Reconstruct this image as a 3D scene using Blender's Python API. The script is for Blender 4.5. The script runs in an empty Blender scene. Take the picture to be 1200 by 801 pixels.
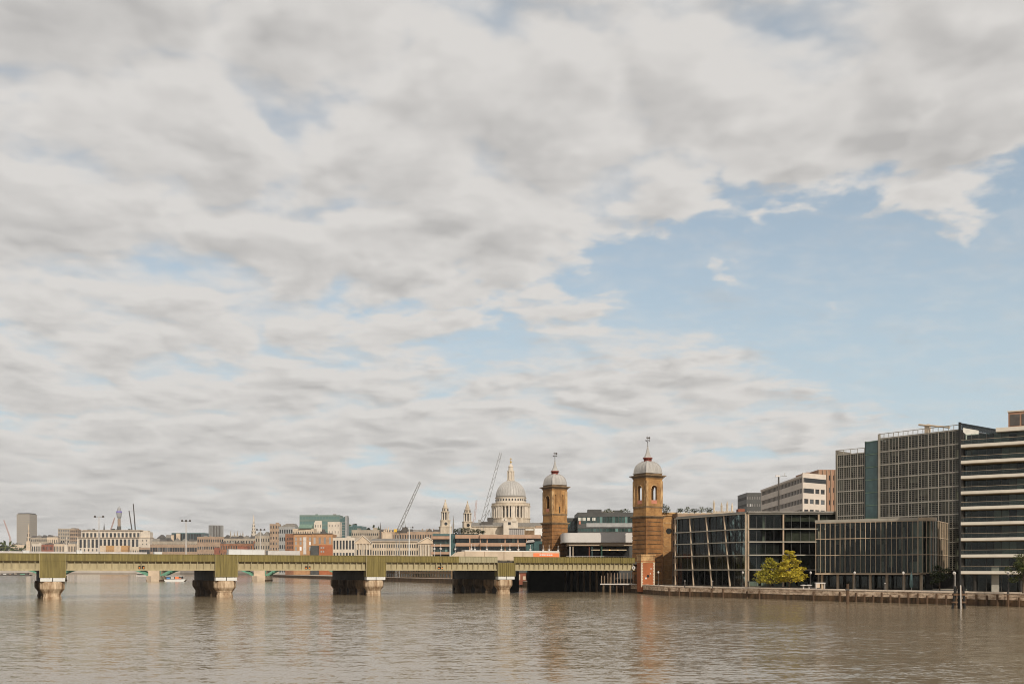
import bpy, bmesh, math, random
from mathutils import Vector
random.seed(7)
R = math.radians
scn = bpy.context.scene
COL = scn.collection

# ---------------------------------------------------------------- camera, sky, sun, exposure
F_PX = 1167.0; CX = 600.0; HY = 668.0; EYE = 7.0; IMW = 1200.0; IMH = 801.0
cam_d = bpy.data.cameras.new("camera"); cam = bpy.data.objects.new("camera", cam_d); COL.objects.link(cam)
cam.location = (0, 0, EYE); cam.rotation_euler = (R(90), 0, 0)
cam_d.sensor_width = 36.0; cam_d.lens = 36.0*F_PX/IMW
cam_d.shift_y = (HY-IMH/2)/IMW
cam_d.clip_start = 0.5; cam_d.clip_end = 12000
scn.camera = cam
SUN_EL, SUN_X, SUN_Y = 33.0, 0.36, -0.93          # towards the sun (behind the camera, to the right)
sun_d = bpy.data.lights.new("sun", 'SUN'); sun = bpy.data.objects.new("sun", sun_d); COL.objects.link(sun)
sun_d.energy = 4.0; sun_d.angle = R(0.6); sun_d.color = (1.0, 0.90, 0.77)
sdir = Vector((SUN_X, SUN_Y, math.hypot(SUN_X, SUN_Y)*math.tan(R(SUN_EL)))).normalized()
sun.rotation_euler = sdir.to_track_quat('Z', 'Y').to_euler(); sun.location = (60, -120, 200)
scn.view_settings.view_transform = 'Standard'; scn.view_settings.look = 'None'
scn.view_settings.gamma = 1.0; scn.view_settings.exposure = 0.0; scn.view_settings.use_curve_mapping = False
scn.cycles.use_denoising = True; scn.cycles.filter_width = 1.0
scn.cycles.max_bounces = 6; scn.cycles.transparent_max_bounces = 10; scn.cycles.volume_bounces = 0
scn.cycles.caustics_reflective = False; scn.cycles.caustics_refractive = False

world = bpy.data.worlds.new("World"); scn.world = world; world.use_nodes = True
def build_world():
    nt = world.node_tree; N = nt.nodes; L = nt.links; N.clear()
    def put(sock, v):
        if hasattr(v, 'links') or isinstance(v, bpy.types.NodeSocket): L.new(v, sock)
        else: sock.default_value = v
    def m(op, a, b=0.0, c=None, clamp=False):
        n = N.new('ShaderNodeMath'); n.operation = op; n.use_clamp = clamp
        put(n.inputs[0], a); put(n.inputs[1], b)
        if c is not None: put(n.inputs[2], c)
        return n.outputs[0]
    def smooth(v, a, b, o0=0.0, o1=1.0):
        n = N.new('ShaderNodeMapRange'); n.interpolation_type = 'SMOOTHSTEP'
        put(n.inputs[0], v)
        n.inputs[1].default_value = a; n.inputs[2].default_value = b
        n.inputs[3].default_value = o0; n.inputs[4].default_value = o1
        return n.outputs[0]
    def noise(vec, scale, detail, rough, dist=0.0, lac=2.0):
        n = N.new('ShaderNodeTexNoise'); n.inputs['Scale'].default_value = scale; n.inputs['Detail'].default_value = detail
        n.inputs['Roughness'].default_value = rough; n.inputs['Distortion'].default_value = dist; n.inputs['Lacunarity'].default_value = lac
        L.new(vec, n.inputs['Vector']); return n.outputs['Fac']
    def comb(x, y, z):
        n = N.new('ShaderNodeCombineXYZ'); put(n.inputs[0], x); put(n.inputs[1], y); put(n.inputs[2], z); return n.outputs[0]
    def curve(v, pts):
        n = N.new('ShaderNodeFloatCurve'); c = n.mapping.curves[0]
        while len(c.points) < len(pts): c.points.new(0.5, 0.5)
        for q, (a, b) in zip(c.points, pts): q.location = (a, b); q.handle_type = 'AUTO'
        n.mapping.update(); L.new(v, n.inputs['Value']); return n.outputs[0]
    def mixc(f, a, b):
        n = N.new('ShaderNodeMix'); n.data_type = 'RGBA'; put(n.inputs[0], f); put(n.inputs[6], a); put(n.inputs[7], b); return n.outputs[2]
    tc = N.new('ShaderNodeTexCoord'); sp = N.new('ShaderNodeSeparateXYZ'); L.new(tc.outputs['Generated'], sp.inputs[0])
    x, y, z = sp.outputs
    zc = m('ADD', m('MAXIMUM', z, 0.0), 0.16)
    u = m('DIVIDE', x, zc); v = m('DIVIDE', y, zc)
    def warp(vec, scale, amt, seed):
        n = N.new('ShaderNodeTexNoise'); n.inputs['Scale'].default_value = scale; n.inputs['Detail'].default_value = 4; n.inputs['Roughness'].default_value = .58; n.noise_dimensions = '2D'
        a_ = N.new('ShaderNodeVectorMath'); a_.operation = 'ADD'; L.new(vec, a_.inputs[0]); a_.inputs[1].default_value = (seed, seed*.7, 0); L.new(a_.outputs[0], n.inputs['Vector'])
        s_ = N.new('ShaderNodeVectorMath'); s_.operation = 'MULTIPLY_ADD'; L.new(n.outputs['Color'], s_.inputs[0]); s_.inputs[1].default_value = (amt, amt, 0); L.new(vec, s_.inputs[2])
        return s_.outputs[0]
    def puffs(vec, scale, sm=True):
        n = N.new('ShaderNodeTexVoronoi'); n.feature = 'SMOOTH_F1' if sm else 'F1'; n.voronoi_dimensions = '2D'; n.inputs['Scale'].default_value = scale
        if sm: n.inputs['Smoothness'].default_value = .6
        L.new(vec, n.inputs['Vector']); return n.outputs['Distance']
    def layer(vec):
        w = warp(vec, 2.2, .55, 1.3); w2 = w
        f1 = m('SUBTRACT', 0.42, puffs(w, 4.2)); f2 = m('SUBTRACT', 0.42, puffs(w2, 9.0, False))
        base = noise(vec, 2.0, 6, 0.56, 0.1)
        return m('ADD', m('ADD', m('MULTIPLY', m('SUBTRACT', base, .5), .62), m('MULTIPLY', f1, .36)), m('MULTIPLY', f2, .10))
    P = comb(u, v, 0.0)
    P2 = comb(m('ADD', u, 0.02), m('SUBTRACT', v, 0.055), 0.0)
    d0 = m('ADD', layer(P), .5); d1 = m('ADD', layer(P2), .5)
    big = noise(P, 0.6, 3, 0.5, 0.4)
    fine = noise(comb(m('MULTIPLY', u, 0.85), v, 3.0), 9.0, 5, 0.6, 0.2)
    # the clear wedge of sky, laid out by bearing and elevation
    yc = m('MAXIMUM', y, 0.02)
    az = m('DIVIDE', x, yc); el = m('DIVIDE', z, yc)
    n = N.new('ShaderNodeMapRange'); n.inputs[1].default_value = -0.6; n.inputs[2].default_value = 0.9; L.new(az, n.inputs[0]); azl = n.outputs[0]
    def ax(a): return (a+0.6)/1.5
    up = curve(azl, [(0, 0.12), (ax(-0.25), 0.17), (ax(-0.14), 0.225), (ax(0.09), 0.285), (ax(0.2), 0.365), (ax(0.33), 0.385), (ax(0.42), 0.385), (ax(0.50), 0.43), (1, 0.55)])
    lo = curve(azl, [(0, 0.17), (ax(-0.25), 0.20), (ax(-0.14), 0.20), (ax(0.05), 0.215), (ax(0.18), 0.235), (ax(0.3), 0.185), (ax(0.42), 0.145), (ax(0.51), 0.125), (1, 0.06)])
    wob = m('ADD', m('MULTIPLY', m('SUBTRACT', fine, 0.5), 0.14), m('MULTIPLY', m('SUBTRACT', d0, 0.5), 0.20))
    el2 = m('ADD', el, wob)
    mask = m('MULTIPLY', smooth(m('SUBTRACT', up, el2), -0.05, 0.07), smooth(m('SUBTRACT', el2, lo), -0.05, 0.06))
    hz = smooth(z, 0.0, 0.16, 0.10, 0.0)
    tot = m('ADD', m('ADD', m('MULTIPLY', d0, 0.80), m('MULTIPLY', fine, 0.08)), m('MULTIPLY', big, 0.22))
    dens = m('ADD', m('SUBTRACT', m('ADD', tot, CLOUD_BIAS), m('MULTIPLY', mask, 0.28)), hz)
    alpha = m('MAXIMUM', smooth(dens, 0.43, 0.615), m('MULTIPLY', smooth(fine, 0.38, 0.75), 0.32))
    thick = smooth(dens, 0.56, 0.80)
    lowfade = smooth(z, 0.0, 0.20, 0.45, 1.0)
    rim = m('MULTIPLY', m('MULTIPLY', m('SUBTRACT', d0, d1), lowfade), 2.2)
    shade = m('ADD', m('SUBTRACT', 0.95, m('MULTIPLY', thick, 0.34)), rim)
    shade = m('ADD', shade, m('MULTIPLY', m('MULTIPLY', m('SUBTRACT', fine, 0.5), lowfade), 0.40))
    shade = m('MINIMUM', m('MAXIMUM', shade, 0.46), 1.12)
    cloud = mixc(shade, (3.4, 3.3, 3.25, 1), (8.4, 8.1, 7.75, 1))
    sky = N.new('ShaderNodeTexSky'); sky.sky_type = 'NISHITA'; sky.sun_disc = False
    sky.sun_elevation = R(SUN_EL); sky.sun_rotation = math.atan2(SUN_X, SUN_Y)
    sky.air_density = 1.0; sky.dust_density = 1.6; sky.ozone_density = 1.0
    hs = N.new('ShaderNodeHueSaturation'); L.new(sky.outputs[0], hs.inputs['Color'])
    hs.inputs['Saturation'].default_value = SKY_SAT; hs.inputs['Value'].default_value = SKY_VAL
    veil = mixc(smooth(z, 0.08, 0.42, 0.80, 0.33), hs.outputs[0], (6.4, 7.9, 8.6, 1))
    c = mixc(m('MULTIPLY', alpha, 0.96), veil, cloud)
    bg = N.new('ShaderNodeBackground'); bg.inputs['Strength'].default_value = 0.085
    L.new(c, bg.inputs['Color'])
    out = N.new('ShaderNodeOutputWorld'); L.new(bg.outputs[0], out.inputs['Surface'])
SKY_SAT, SKY_VAL = 0.85, 1.3
CLOUD_BIAS = 0.08
build_world()

# ---------------------------------------------------------------- helpers
def WX(px, Y): return (px-CX)/F_PX*Y            # sideways position of something seen at column px, Y metres away
def WZ(py, Y): return EYE+(HY-py)/F_PX*Y
LAND = 2.4

def mat(name, col, rough=0.8, var=0.18, scale=0.5, stretch=(1, 1, 1), spec=0.3, bump=0.0, metal=0.0, fine=0.1, dark=None):
    M = bpy.data.materials.new(name); M.use_nodes = True
    nt = M.node_tree; N = nt.nodes; L = nt.links
    b = N['Principled BSDF']; b.inputs['Roughness'].default_value = rough
    b.inputs['Specular IOR Level'].default_value = spec; b.inputs['Metallic'].default_value = metal
    g = N.new('ShaderNodeNewGeometry'); mp = N.new('ShaderNodeMapping'); mp.inputs['Scale'].default_value = stretch
    L.new(g.outputs['Position'], mp.inputs['Vector'])
    n1 = N.new('ShaderNodeTexNoise'); n1.inputs['Scale'].default_value = scale; n1.inputs['Detail'].default_value = 6; n1.inputs['Roughness'].default_value = 0.65
    L.new(mp.outputs[0], n1.inputs['Vector'])
    rp = N.new('ShaderNodeValToRGB'); L.new(n1.outputs['Fac'], rp.inputs[0])
    lo = tuple(c*(1-var) for c in col) if dark is None else dark
    hi = tuple(min(1, c*(1+var)) for c in col)
    rp.color_ramp.elements[0].position = 0.36; rp.color_ramp.elements[0].color = (*lo, 1)
    rp.color_ramp.elements[1].position = 0.62; rp.color_ramp.elements[1].color = (*hi, 1)
    L.new(rp.outputs[0], b.inputs['Base Color'])
    if bump > 0:
        bp = N.new('ShaderNodeBump'); bp.inputs['Strength'].default_value = bump; bp.inputs['Distance'].default_value = 0.1
        n2 = N.new('ShaderNodeTexNoise'); n2.inputs['Scale'].default_value = scale*6; n2.inputs['Detail'].default_value = 5
        L.new(mp.outputs[0], n2.inputs['Vector']); L.new(n2.outputs['Fac'], bp.inputs['Height']); L.new(bp.outputs[0], b.inputs['Normal'])
    return M

def brick_mat(name, c1, c2, mortar, bw=0.45, bh=0.15, rough=0.9, soot=None):
    M = mat(name, c1, rough, .22, .35, (1, 1, .55), dark=soot); nt = M.node_tree; N = nt.nodes; L = nt.links
    b = N['Principled BSDF']; tc = N.new('ShaderNodeNewGeometry')
    s = N.new('ShaderNodeSeparateXYZ'); L.new(tc.outputs['Position'], s.inputs[0])
    a = N.new('ShaderNodeMath'); a.operation = 'MULTIPLY_ADD'; L.new(s.outputs[1], a.inputs[0]); a.inputs[1].default_value = 0.8; L.new(s.outputs[0], a.inputs[2])
    c = N.new('ShaderNodeCombineXYZ'); L.new(a.outputs[0], c.inputs[0]); L.new(s.outputs[2], c.inputs[1])
    k = N.new('ShaderNodeTexBrick'); L.new(c.outputs[0], k.inputs['Vector'])
    k.inputs['Scale'].default_value = 1.0; k.inputs['Brick Width'].default_value = bw; k.inputs['Row Height'].default_value = bh
    k.inputs['Mortar Size'].default_value = 0.012; k.inputs['Color1'].default_value = (*c1, 1); k.inputs['Color2'].default_value = (*c2, 1); k.inputs['Mortar'].default_value = (*mortar, 1)
    src = b.inputs['Base Color'].links[0].from_socket
    mx = N.new('ShaderNodeMix'); mx.data_type = 'RGBA'; mx.inputs[0].default_value = 0.5
    L.new(src, mx.inputs[6]); L.new(k.outputs[0], mx.inputs[7]); L.new(mx.outputs[2], b.inputs['Base Color'])
    return M

def glass_mat(name, tint, rough=0.04, ior=1.5, base=0.30):
    """window glass one looks through: tinted, mirrors the sky more at a glancing angle"""
    M = bpy.data.materials.new(name); M.use_nodes = True; nt = M.node_tree; N = nt.nodes; L = nt.links; N.clear()
    fr = N.new('ShaderNodeFresnel'); fr.inputs[0].default_value = ior
    tr = N.new('ShaderNodeBsdfTransparent'); tr.inputs[0].default_value = (*[t*base*3.0 for t in tint], 1)
    gl = N.new('ShaderNodeBsdfGlossy'); gl.inputs['Roughness'].default_value = rough; gl.inputs['Color'].default_value = (0.9, 0.95, 0.95, 1)
    g = N.new('ShaderNodeNewGeometry'); n = N.new('ShaderNodeTexNoise'); n.inputs['Scale'].default_value = 0.25; L.new(g.outputs['Position'], n.inputs['Vector'])
    bp = N.new('ShaderNodeBump'); bp.inputs['Strength'].default_value = 0.07; bp.inputs['Distance'].default_value = 0.3
    L.new(n.outputs['Fac'], bp.inputs['Height']); L.new(bp.outputs[0], gl.inputs['Normal'])
    mx = N.new('ShaderNodeMixShader'); L.new(fr.outputs[0], mx.inputs[0]); L.new(tr.outputs[0], mx.inputs[1]); L.new(gl.outputs[0], mx.inputs[2])
    o = N.new('ShaderNodeOutputMaterial'); L.new(mx.outputs[0], o.inputs[0])
    return M

def dark_glass(name, col, rough=0.08):
    """window glass of far buildings: dark and glossy, unevenly so from pane to pane"""
    M = bpy.data.materials.new(name); M.use_nodes = True; nt = M.node_tree; N = nt.nodes; L = nt.links
    b = N['Principled BSDF']; b.inputs['Roughness'].default_value = rough; b.inputs['Specular IOR Level'].default_value = 0.6
    oi = N.new('ShaderNodeObjectInfo'); rp = N.new('ShaderNodeValToRGB'); L.new(oi.outputs['Random'], rp.inputs[0])
    e = rp.color_ramp.elements; e[0].color = (*[c*0.5 for c in col], 1); e[1].color = (*[min(1, c*3.5+0.02) for c in col], 1); e[1].position = 1.0
    q = rp.color_ramp.elements.new(0.75); q.color = (*col, 1)
    L.new(rp.outputs[0], b.inputs['Base Color']); return M

def tag(o, label=None, cat=None, group=None, kind=None):
    if label: o['label'] = label
    if cat: o['category'] = cat
    if group: o['group'] = group
    if kind: o['kind'] = kind
    return o
def thing(name, label, cat, loc, group=None):
    o = bpy.data.objects.new(name, None); COL.objects.link(o); o.location = loc
    o.empty_display_size = 1
    return tag(o, label, cat, group)

class MB:
    """collects shapes in world metres, in a frame (origin, turn about z)"""
    def __init__(s, ox=0, oy=0, oz=0, rot=0.0):
        s.v = []; s.f = []; s.o = (ox, oy, oz); s.c = math.cos(rot); s.s = math.sin(rot)
    def P(s, x, y, z):
        return (s.o[0]+x*s.c-y*s.s, s.o[1]+x*s.s+y*s.c, s.o[2]+z)
    def add(s, pts, faces):
        n = len(s.v); s.v += [s.P(*p) for p in pts]; s.f += [tuple(n+i for i in f) for f in faces]; return s
    def box(s, x0, x1, y0, y1, z0, z1):
        p = [(x0, y0, z0), (x1, y0, z0), (x1, y1, z0), (x0, y1, z0), (x0, y0, z1), (x1, y0, z1), (x1, y1, z1), (x0, y1, z1)]
        return s.add(p, [(3, 2, 1, 0), (4, 5, 6, 7), (0, 1, 5, 4), (1, 2, 6, 5), (2, 3, 7, 6), (3, 0, 4, 7)])
    def taper(s, x0, x1, y0, y1, z0, z1, k):
        """box whose top is scaled by k about its middle"""
        cx, cy = (x0+x1)/2, (y0+y1)/2
        g = lambda x, y: (cx+(x-cx)*k, cy+(y-cy)*k, z1)
        p = [(x0, y0, z0), (x1, y0, z0), (x1, y1, z0), (x0, y1, z0), g(x0, y0), g(x1, y0), g(x1, y1), g(x0, y1)]
        return s.add(p, [(3, 2, 1, 0), (4, 5, 6, 7), (0, 1, 5, 4), (1, 2, 6, 5), (2, 3, 7, 6), (3, 0, 4, 7)])
    def prism(s, poly, z0, z1):
        n = len(poly); p = [(x, y, z0) for x, y in poly]+[(x, y, z1) for x, y in poly]
        return s.add(p, [tuple(range(n-1, -1, -1)), tuple(range(n, 2*n))]+[(i, (i+1) % n, n+(i+1) % n, n+i) for i in range(n)])
    def prismy(s, poly, y0, y1):
        """polygon in x,z pushed along y"""
        n = len(poly); p = [(x, y0, z) for x, z in poly]+[(x, y1, z) for x, z in poly]
        return s.add(p, [tuple(range(n)), tuple(range(2*n-1, n-1, -1))]+[(i, n+i, n+(i+1) % n, (i+1) % n) for i in range(n)])
    def prismx(s, poly, x0, x1):
        n = len(poly); p = [(x0, y, z) for y, z in poly]+[(x1, y, z) for y, z in poly]
        return s.add(p, [tuple(range(n-1, -1, -1)), tuple(range(n, 2*n))]+[(i, (i+1) % n, n+(i+1) % n, n+i) for i in range(n)])
    def tube(s, a, b, r0, r1=None, n=6):
        r1 = r0 if r1 is None else r1
        a = Vector(a); b = Vector(b); d = (b-a)
        if d.length < 1e-6: return s
        d.normalize(); q = Vector((0, 0, 1)) if abs(d.z) < 0.9 else Vector((1, 0, 0))
        e1 = d.cross(q).normalized(); e2 = d.cross(e1)
        p = []
        for c, r in ((a, r0), (b, r1)):
            for i in range(n):
                t = 2*math.pi*i/n; p.append(tuple(c+e1*(r*math.cos(t))+e2*(r*math.sin(t))))
        return s.add(p, [tuple(range(n)), tuple(range(2*n-1, n-1, -1))]+[(i, n+i, n+(i+1) % n, (i+1) % n) for i in range(n)])
    def lathe(s, cx, cy, prof, n=16, ph=0.0):
        """prof: list of (radius, z)"""
        p = []; k = len(prof)
        for r, z in prof:
            for i in range(n):
                t = ph+2*math.pi*i/n; p.append((cx+max(r, .001)*math.cos(t), cy+max(r, .001)*math.sin(t), z))
        f = [tuple(range(n-1, -1, -1)), tuple((k-1)*n+i for i in range(n))]
        for j in range(k-1):
            for i in range(n): f.append((j*n+i, j*n+(i+1) % n, (j+1)*n+(i+1) % n, (j+1)*n+i))
        return s.add(p, f)
    def build(s, name, m, parent=None, at=None, smooth=False):
        if not s.v: return None
        base = Vector(parent_world(parent)) if parent else Vector(at or (0, 0, 0))
        me = bpy.data.meshes.new(name); me.from_pydata([tuple(Vector(p)-base) for p in s.v], [], s.f); me.update()
        if m: me.materials.append(m)
        if smooth:
            for q in me.polygons: q.use_smooth = True
        o = bpy.data.objects.new(name, me); COL.objects.link(o)
        if parent: o.parent = parent
        else: o.location = base
        return o
def parent_world(p):
    v = Vector((0, 0, 0))
    while p: v += p.location; p = p.parent
    return v
def copy_tree(o, parent=None):
    c = o.copy(); COL.objects.link(c); c.parent = parent
    for ch in list(o.children): copy_tree(ch, c)
    return c

class Wins:
    """window panes of one building: each its own part, the ones past a hundred as one part"""
    def __init__(s, parent, m, name='window', frame=None, cap=96): s.p = parent; s.m = m; s.n = 0; s.cache = {}; s.rest = MB(); s.name = name; s.cap = cap; s.frame = frame
    def pane(s, c, ang, w, h, t=0.06):
        """pane centred at c, its width along the direction ang"""
        if s.n >= s.cap:
            q = MB(c[0], c[1], c[2], ang); q.box(-w/2, w/2, -t/2, t/2, -h/2, h/2)
            k = len(s.rest.v); s.rest.v += q.v; s.rest.f += [tuple(k+i for i in f) for f in q.f]; return
        key = (round(w, 2), round(h, 2), round(ang, 3))
        if key not in s.cache:
            q = MB(0, 0, 0, ang); q.box(-w/2, w/2, -t/2, t/2, -h/2, h/2)
            me = bpy.data.meshes.new(s.name); me.from_pydata(q.v, [], q.f); me.update(); me.materials.append(s.m); s.cache[key] = me
        o = bpy.data.objects.new(s.name, s.cache[key]); COL.objects.link(o); o.parent = s.p; o.location = Vector(c)-parent_world(s.p); s.n += 1
        return o
    def done(s):
        if s.rest.v: tag(s.rest.build(s.name, s.m, s.p), kind='stuff')

def facade(wall, wins, A, B, z0, z1, rows, cols, fill=0.55, t=0.35, inset=0.22, ends=0.0, trim0=0.0, trim1=0.0, skip=None):
    """wall from A to B (left to right as one faces it) with real openings; rows: (bottom, top) heights; cols: number of windows"""
    ax, ay = A; bx, by = B; ln = math.hypot(bx-ax, by-ay); ang = math.atan2(by-ay, bx-ax)
    q = MB(ax, ay, 0, ang); x0 = trim0; x1 = ln-trim1
    zz = z0; pitch = (ln-2*ends)/max(cols, 1)
    for (a, b) in sorted(rows):
        if a > zz: q.box(x0, x1, 0, t, zz, a)
        xs = x0
        for i in range(cols):
            c = ends+(i+0.5)*pitch; w = pitch*fill
            if skip and skip(i, a): continue
            if c-w/2 < xs or c+w/2 > x1: continue
            q.box(xs, c-w/2, 0, t, a, b); xs = c+w/2
            if wins:
                cp = q.P(c, inset, (a+b)/2); wins.pane(cp, ang, w, b-a)
        q.box(xs, x1, 0, t, a, b); zz = b
    if z1 > zz: q.box(x0, x1, 0, t, zz, z1)
    k = len(wall.v); wall.v += q.v; wall.f += [tuple(k+i for i in f) for f in q.f]

def offset_poly(poly, d):
    """shrink a convex polygon given anticlockwise by d"""
    n = len(poly); out = []
    for i in range(n):
        p0 = Vector(poly[i-1]); p1 = Vector(poly[i]); p2 = Vector(poly[(i+1) % n])
        a = (p1-p0).normalized(); b = (p2-p1).normalized()
        na = Vector((-a.y, a.x)); nb = Vector((-b.y, b.x)); k = (na+nb); k = k/(k.dot(na))
        out.append(tuple(p1+k*d))
    return out

def building(name, label, pts, z0, z1, wm, gm, rm, floors, fcols, cat='building', fill=0.55, wh=0.55, group=None, parapet=0.7,
             rows=None, left=True, right=True, plant=0, chim=0, cornice=None, cm=None, cap=96, seed=None, inset=0.22, gables=0):
    """pts: footprint anticlockwise from front left: A front left, B front right, C back right, D back left"""
    rnd = random.Random(seed if seed is not None else len(name)+int(abs(pts[0][0])*7))
    A, B, C, D = pts
    root = thing(name, label, cat, (*A, z0), group)
    wall = MB(); W = Wins(root, gm, cap=cap)
    if rows is None:
        fh = (z1-parapet-z0)/floors
        rows = [(z0+fh*(i+0.5-wh/2), z0+fh*(i+0.5+wh/2)) for i in range(floors)]
    pl = math.hypot(B[0]-A[0], B[1]-A[1])/fcols
    facade(wall, W, A, B, z0, z1, rows, fcols, fill, inset=inset)
    n1 = max(1, round(math.hypot(C[0]-B[0], C[1]-B[1])/pl)); n0 = max(1, round(math.hypot(A[0]-D[0], A[1]-D[1])/pl))
    facade(wall, W, B, C, z0, z1, rows if right else [], n1, fill, trim0=0.36, trim1=0.36, inset=inset)
    facade(wall, W, D, A, z0, z1, rows if left else [], n0, fill, trim0=0.36, trim1=0.36, inset=inset)
    facade(wall, None, C, D, z0, z1, [], 1)
    wall.build('wall', wm, root); W.done()
    r = MB(); r.prism(offset_poly([A, B, C, D], 0.37), z1-parapet-0.3, z1-parapet); roof = r.build('roof', rm, root)
    if cornice:
        c = MB(); n = 4; o_ = offset_poly([A, B, C, D], -cornice); i_ = offset_poly([A, B, C, D], 0.2)
        for i in range(4):
            j = (i+1) % 4; c.prism([o_[i], o_[j], i_[j], i_[i]], z1+0.003, z1+0.5)
        c.build('cornice', cm or wm, root)
    ex, ey = B[0]-A[0], B[1]-A[1]; gx, gy = D[0]-A[0], D[1]-A[1]; ang = math.atan2(ey, ex)
    for i in range(plant):
        a, b = rnd.uniform(.15, .85), rnd.uniform(.2, .7); w = rnd.uniform(1.5, 4)*max(1, pl/4)
        q = MB(A[0]+ex*a+gx*b, A[1]+ey*a+gy*b, z1-parapet, ang); q.box(-w, w, -1.5, 1.5, 0, rnd.uniform(1.6, 3.4)); q.build('roof_plant', rm if i % 2 else (cm or wm), roof)
    for i in range(gables):
        w = math.hypot(ex, ey)/gables; gd = min(math.hypot(gx, gy)*.8, 14); q = MB(A[0]+ex*i/gables, A[1]+ey*i/gables, 0, ang); hh = w*rnd.uniform(.38, .6)
        if rnd.random() < .45: q.prismx([(.4, z1-parapet), (gd*.5, z1+hh*.7), (gd, z1-parapet)], .1, w-.1)
        else: q.prismy([(.1, z1+.003), (w-.1, z1+.003), (w/2, z1+hh)], .05, gd)
        q.build('pitched_roof', rnd.choice((m_slate, m_roofgrey, m_leaddark, m_slate)), roof)
    for i in range(chim):
        a = (i+0.5)/chim+rnd.uniform(-.05, .05); q = MB(A[0]+ex*a+gx*.3, A[1]+ey*a+gy*.3, z1-parapet, ang)
        q.box(-.7, .7, -.4, .4, 0, 2.6+parapet)
        for k in (-.45, -.15, .15, .45): q.lathe(k, 0, [(.11, 2.6+parapet), (.14, 3.0+parapet), (.1, 3.1+parapet)], 6)
        q.build('chimney', wm, roof)
    return root
def rect(px0, px1, Y, depth, rot=0.0):
    """footprint seen between two columns of the view at distance Y, turned by rot about its front left corner"""
    x0, x1 = WX(px0, Y), WX(px1, Y); w = (x1-x0)/max(0.3, math.cos(rot)); c, s = math.cos(rot), math.sin(rot)
    return [(x0, Y), (x0+w*c, Y+w*s), (x0+w*c-depth*s, Y+w*s+depth*c), (x0-depth*s, Y+depth*c)]

# ---------------------------------------------------------------- materials
m_olive = mat('olive_paint', (.165, .132, .042), .55, .24, 2.2, (1, 1, .08), .3)
m_pale_olive = mat('weathered_olive_paint', (.30, .27, .17), .6, .10, 1.0, (1, 1, .2), .3)
m_cream_steel = mat('cream_steel', (.34, .29, .175), .6, .14, 1.2, (1, 1, .15), .3)
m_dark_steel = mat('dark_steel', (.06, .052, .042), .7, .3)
m_black = mat('near_black', (.012, .012, .011), .8, .3)
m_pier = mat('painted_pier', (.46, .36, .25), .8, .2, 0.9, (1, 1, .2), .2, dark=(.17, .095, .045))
m_pier_dark = mat('dark_pier', (.20, .145, .095), .85, .4, 0.8, (1, 1, .3), .2)  # darker brown than the front columns, uneven in tone
m_white = mat('white_paint', (.58, .58, .56), .5, .06)
m_white2 = mat('dull_white', (.48, .45, .42), .6, .12)
m_grey = mat('grey_paint', (.26, .26, .255), .6, .15)
m_lead = mat('lead_roof', (.34, .325, .305), .5, .14, 1.2, (1, 1, .25), .4)
m_leaddark = mat('old_lead', (.17, .155, .135), .6, .15)
m_red = mat('red_iron', (.15, .03, .018), .6, .25)
m_salmon = mat('salmon_panel', (.42, .17, .11), .7, .1)
m_yb = brick_mat('yellow_brick', (.36, .20, .075), (.24, .115, .038), (.26, .18, .10), .9, .3, soot=(.13, .068, .027))
m_yb_low = brick_mat('rusticated_brick', (.26, .125, .042), (.16, .07, .024), (.18, .12, .06), 1.4, .75, soot=(.075, .036, .016))
m_ystone = mat('ochre_stone', (.40, .26, .125), .8, .22, 0.8, (1, 1, .4), .2, dark=(.17, .09, .04))
m_soot = mat('sooty_stone', (.15, .10, .055), .85, .3)
m_redbrick = brick_mat('red_brick', (.33, .10, .035), (.24, .065, .022), (.3, .2, .12), .45, .15)
m_brick2 = mat('brown_brick', (.21, .10, .055), .9, .25, .3)
m_brick3 = mat('orange_brick', (.36, .20, .10), .9, .15, .25)
m_redb = mat('deep_red_brick', (.21, .075, .045), .9, .2, .3)
m_portland = mat('portland_stone', (.45, .385, .30), .8, .14, .25, (1, 1, .4), dark=(.33, .27, .20))
m_portland2 = mat('pale_stone', (.50, .44, .365), .8, .10, .2)
m_cream = mat('cream_stone', (.48, .385, .285), .8, .12, .2)
m_tan = mat('tan_stone', (.28, .20, .14), .85, .16, .2)
m_beige = mat('beige_render', (.30, .255, .20), .85, .18, .15)
m_pinkstone = mat('terracotta_band', (.34, .22, .15), .8, .12, .3, (1, 1, .3))
m_concrete = mat('concrete', (.34, .315, .27), .85, .14, .1, (1, 1, .3))
m_slate = mat('slate', (.075, .067, .06), .8, .25, .3)
m_roofgrey = mat('roof_grey', (.20, .185, .165), .85, .22, .2)
m_copper = mat('green_copper', (.13, .20, .155), .7, .15)
m_greeniron = mat('green_iron', (.11, .26, .18), .6, .15, .5)
m_wood = mat('weathered_timber', (.10, .06, .035), .9, .3, 1.5, (1, 1, .3))
m_orange = mat('orange_panel', (.80, .22, .09), .5, .06)
m_ochre = mat('ochre_hoarding', (.38, .22, .09), .7, .1)
m_officewhite = mat('office_cladding', (.52, .46, .40), .75, .07, .3)
m_officebrown = mat('office_brown', (.29, .17, .11), .8, .12, .25)
m_bronze = mat('bronze_frame', (.38, .29, .20), .5, .15, .4, spec=.5)
m_band = mat('aluminium_band', (.28, .255, .21), .45, .12, .4, spec=.5)
m_screen = mat('screen_grey', (.135, .12, .095), .6, .2, .2, (1, 1, .5), spec=.4)
m_screenlight = mat('screen_louvre', (.15, .137, .11), .6, .12, .2, spec=.4)
m_glass_screen = glass_mat('screen_glass', (.80, .80, .74), ior=1.35)
m_darkclad = mat('dark_cladding', (.05, .05, .047), .5, .2, .3, spec=.4)
m_slab = mat('cream_slab', (.54, .50, .43), .6, .06)
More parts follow.
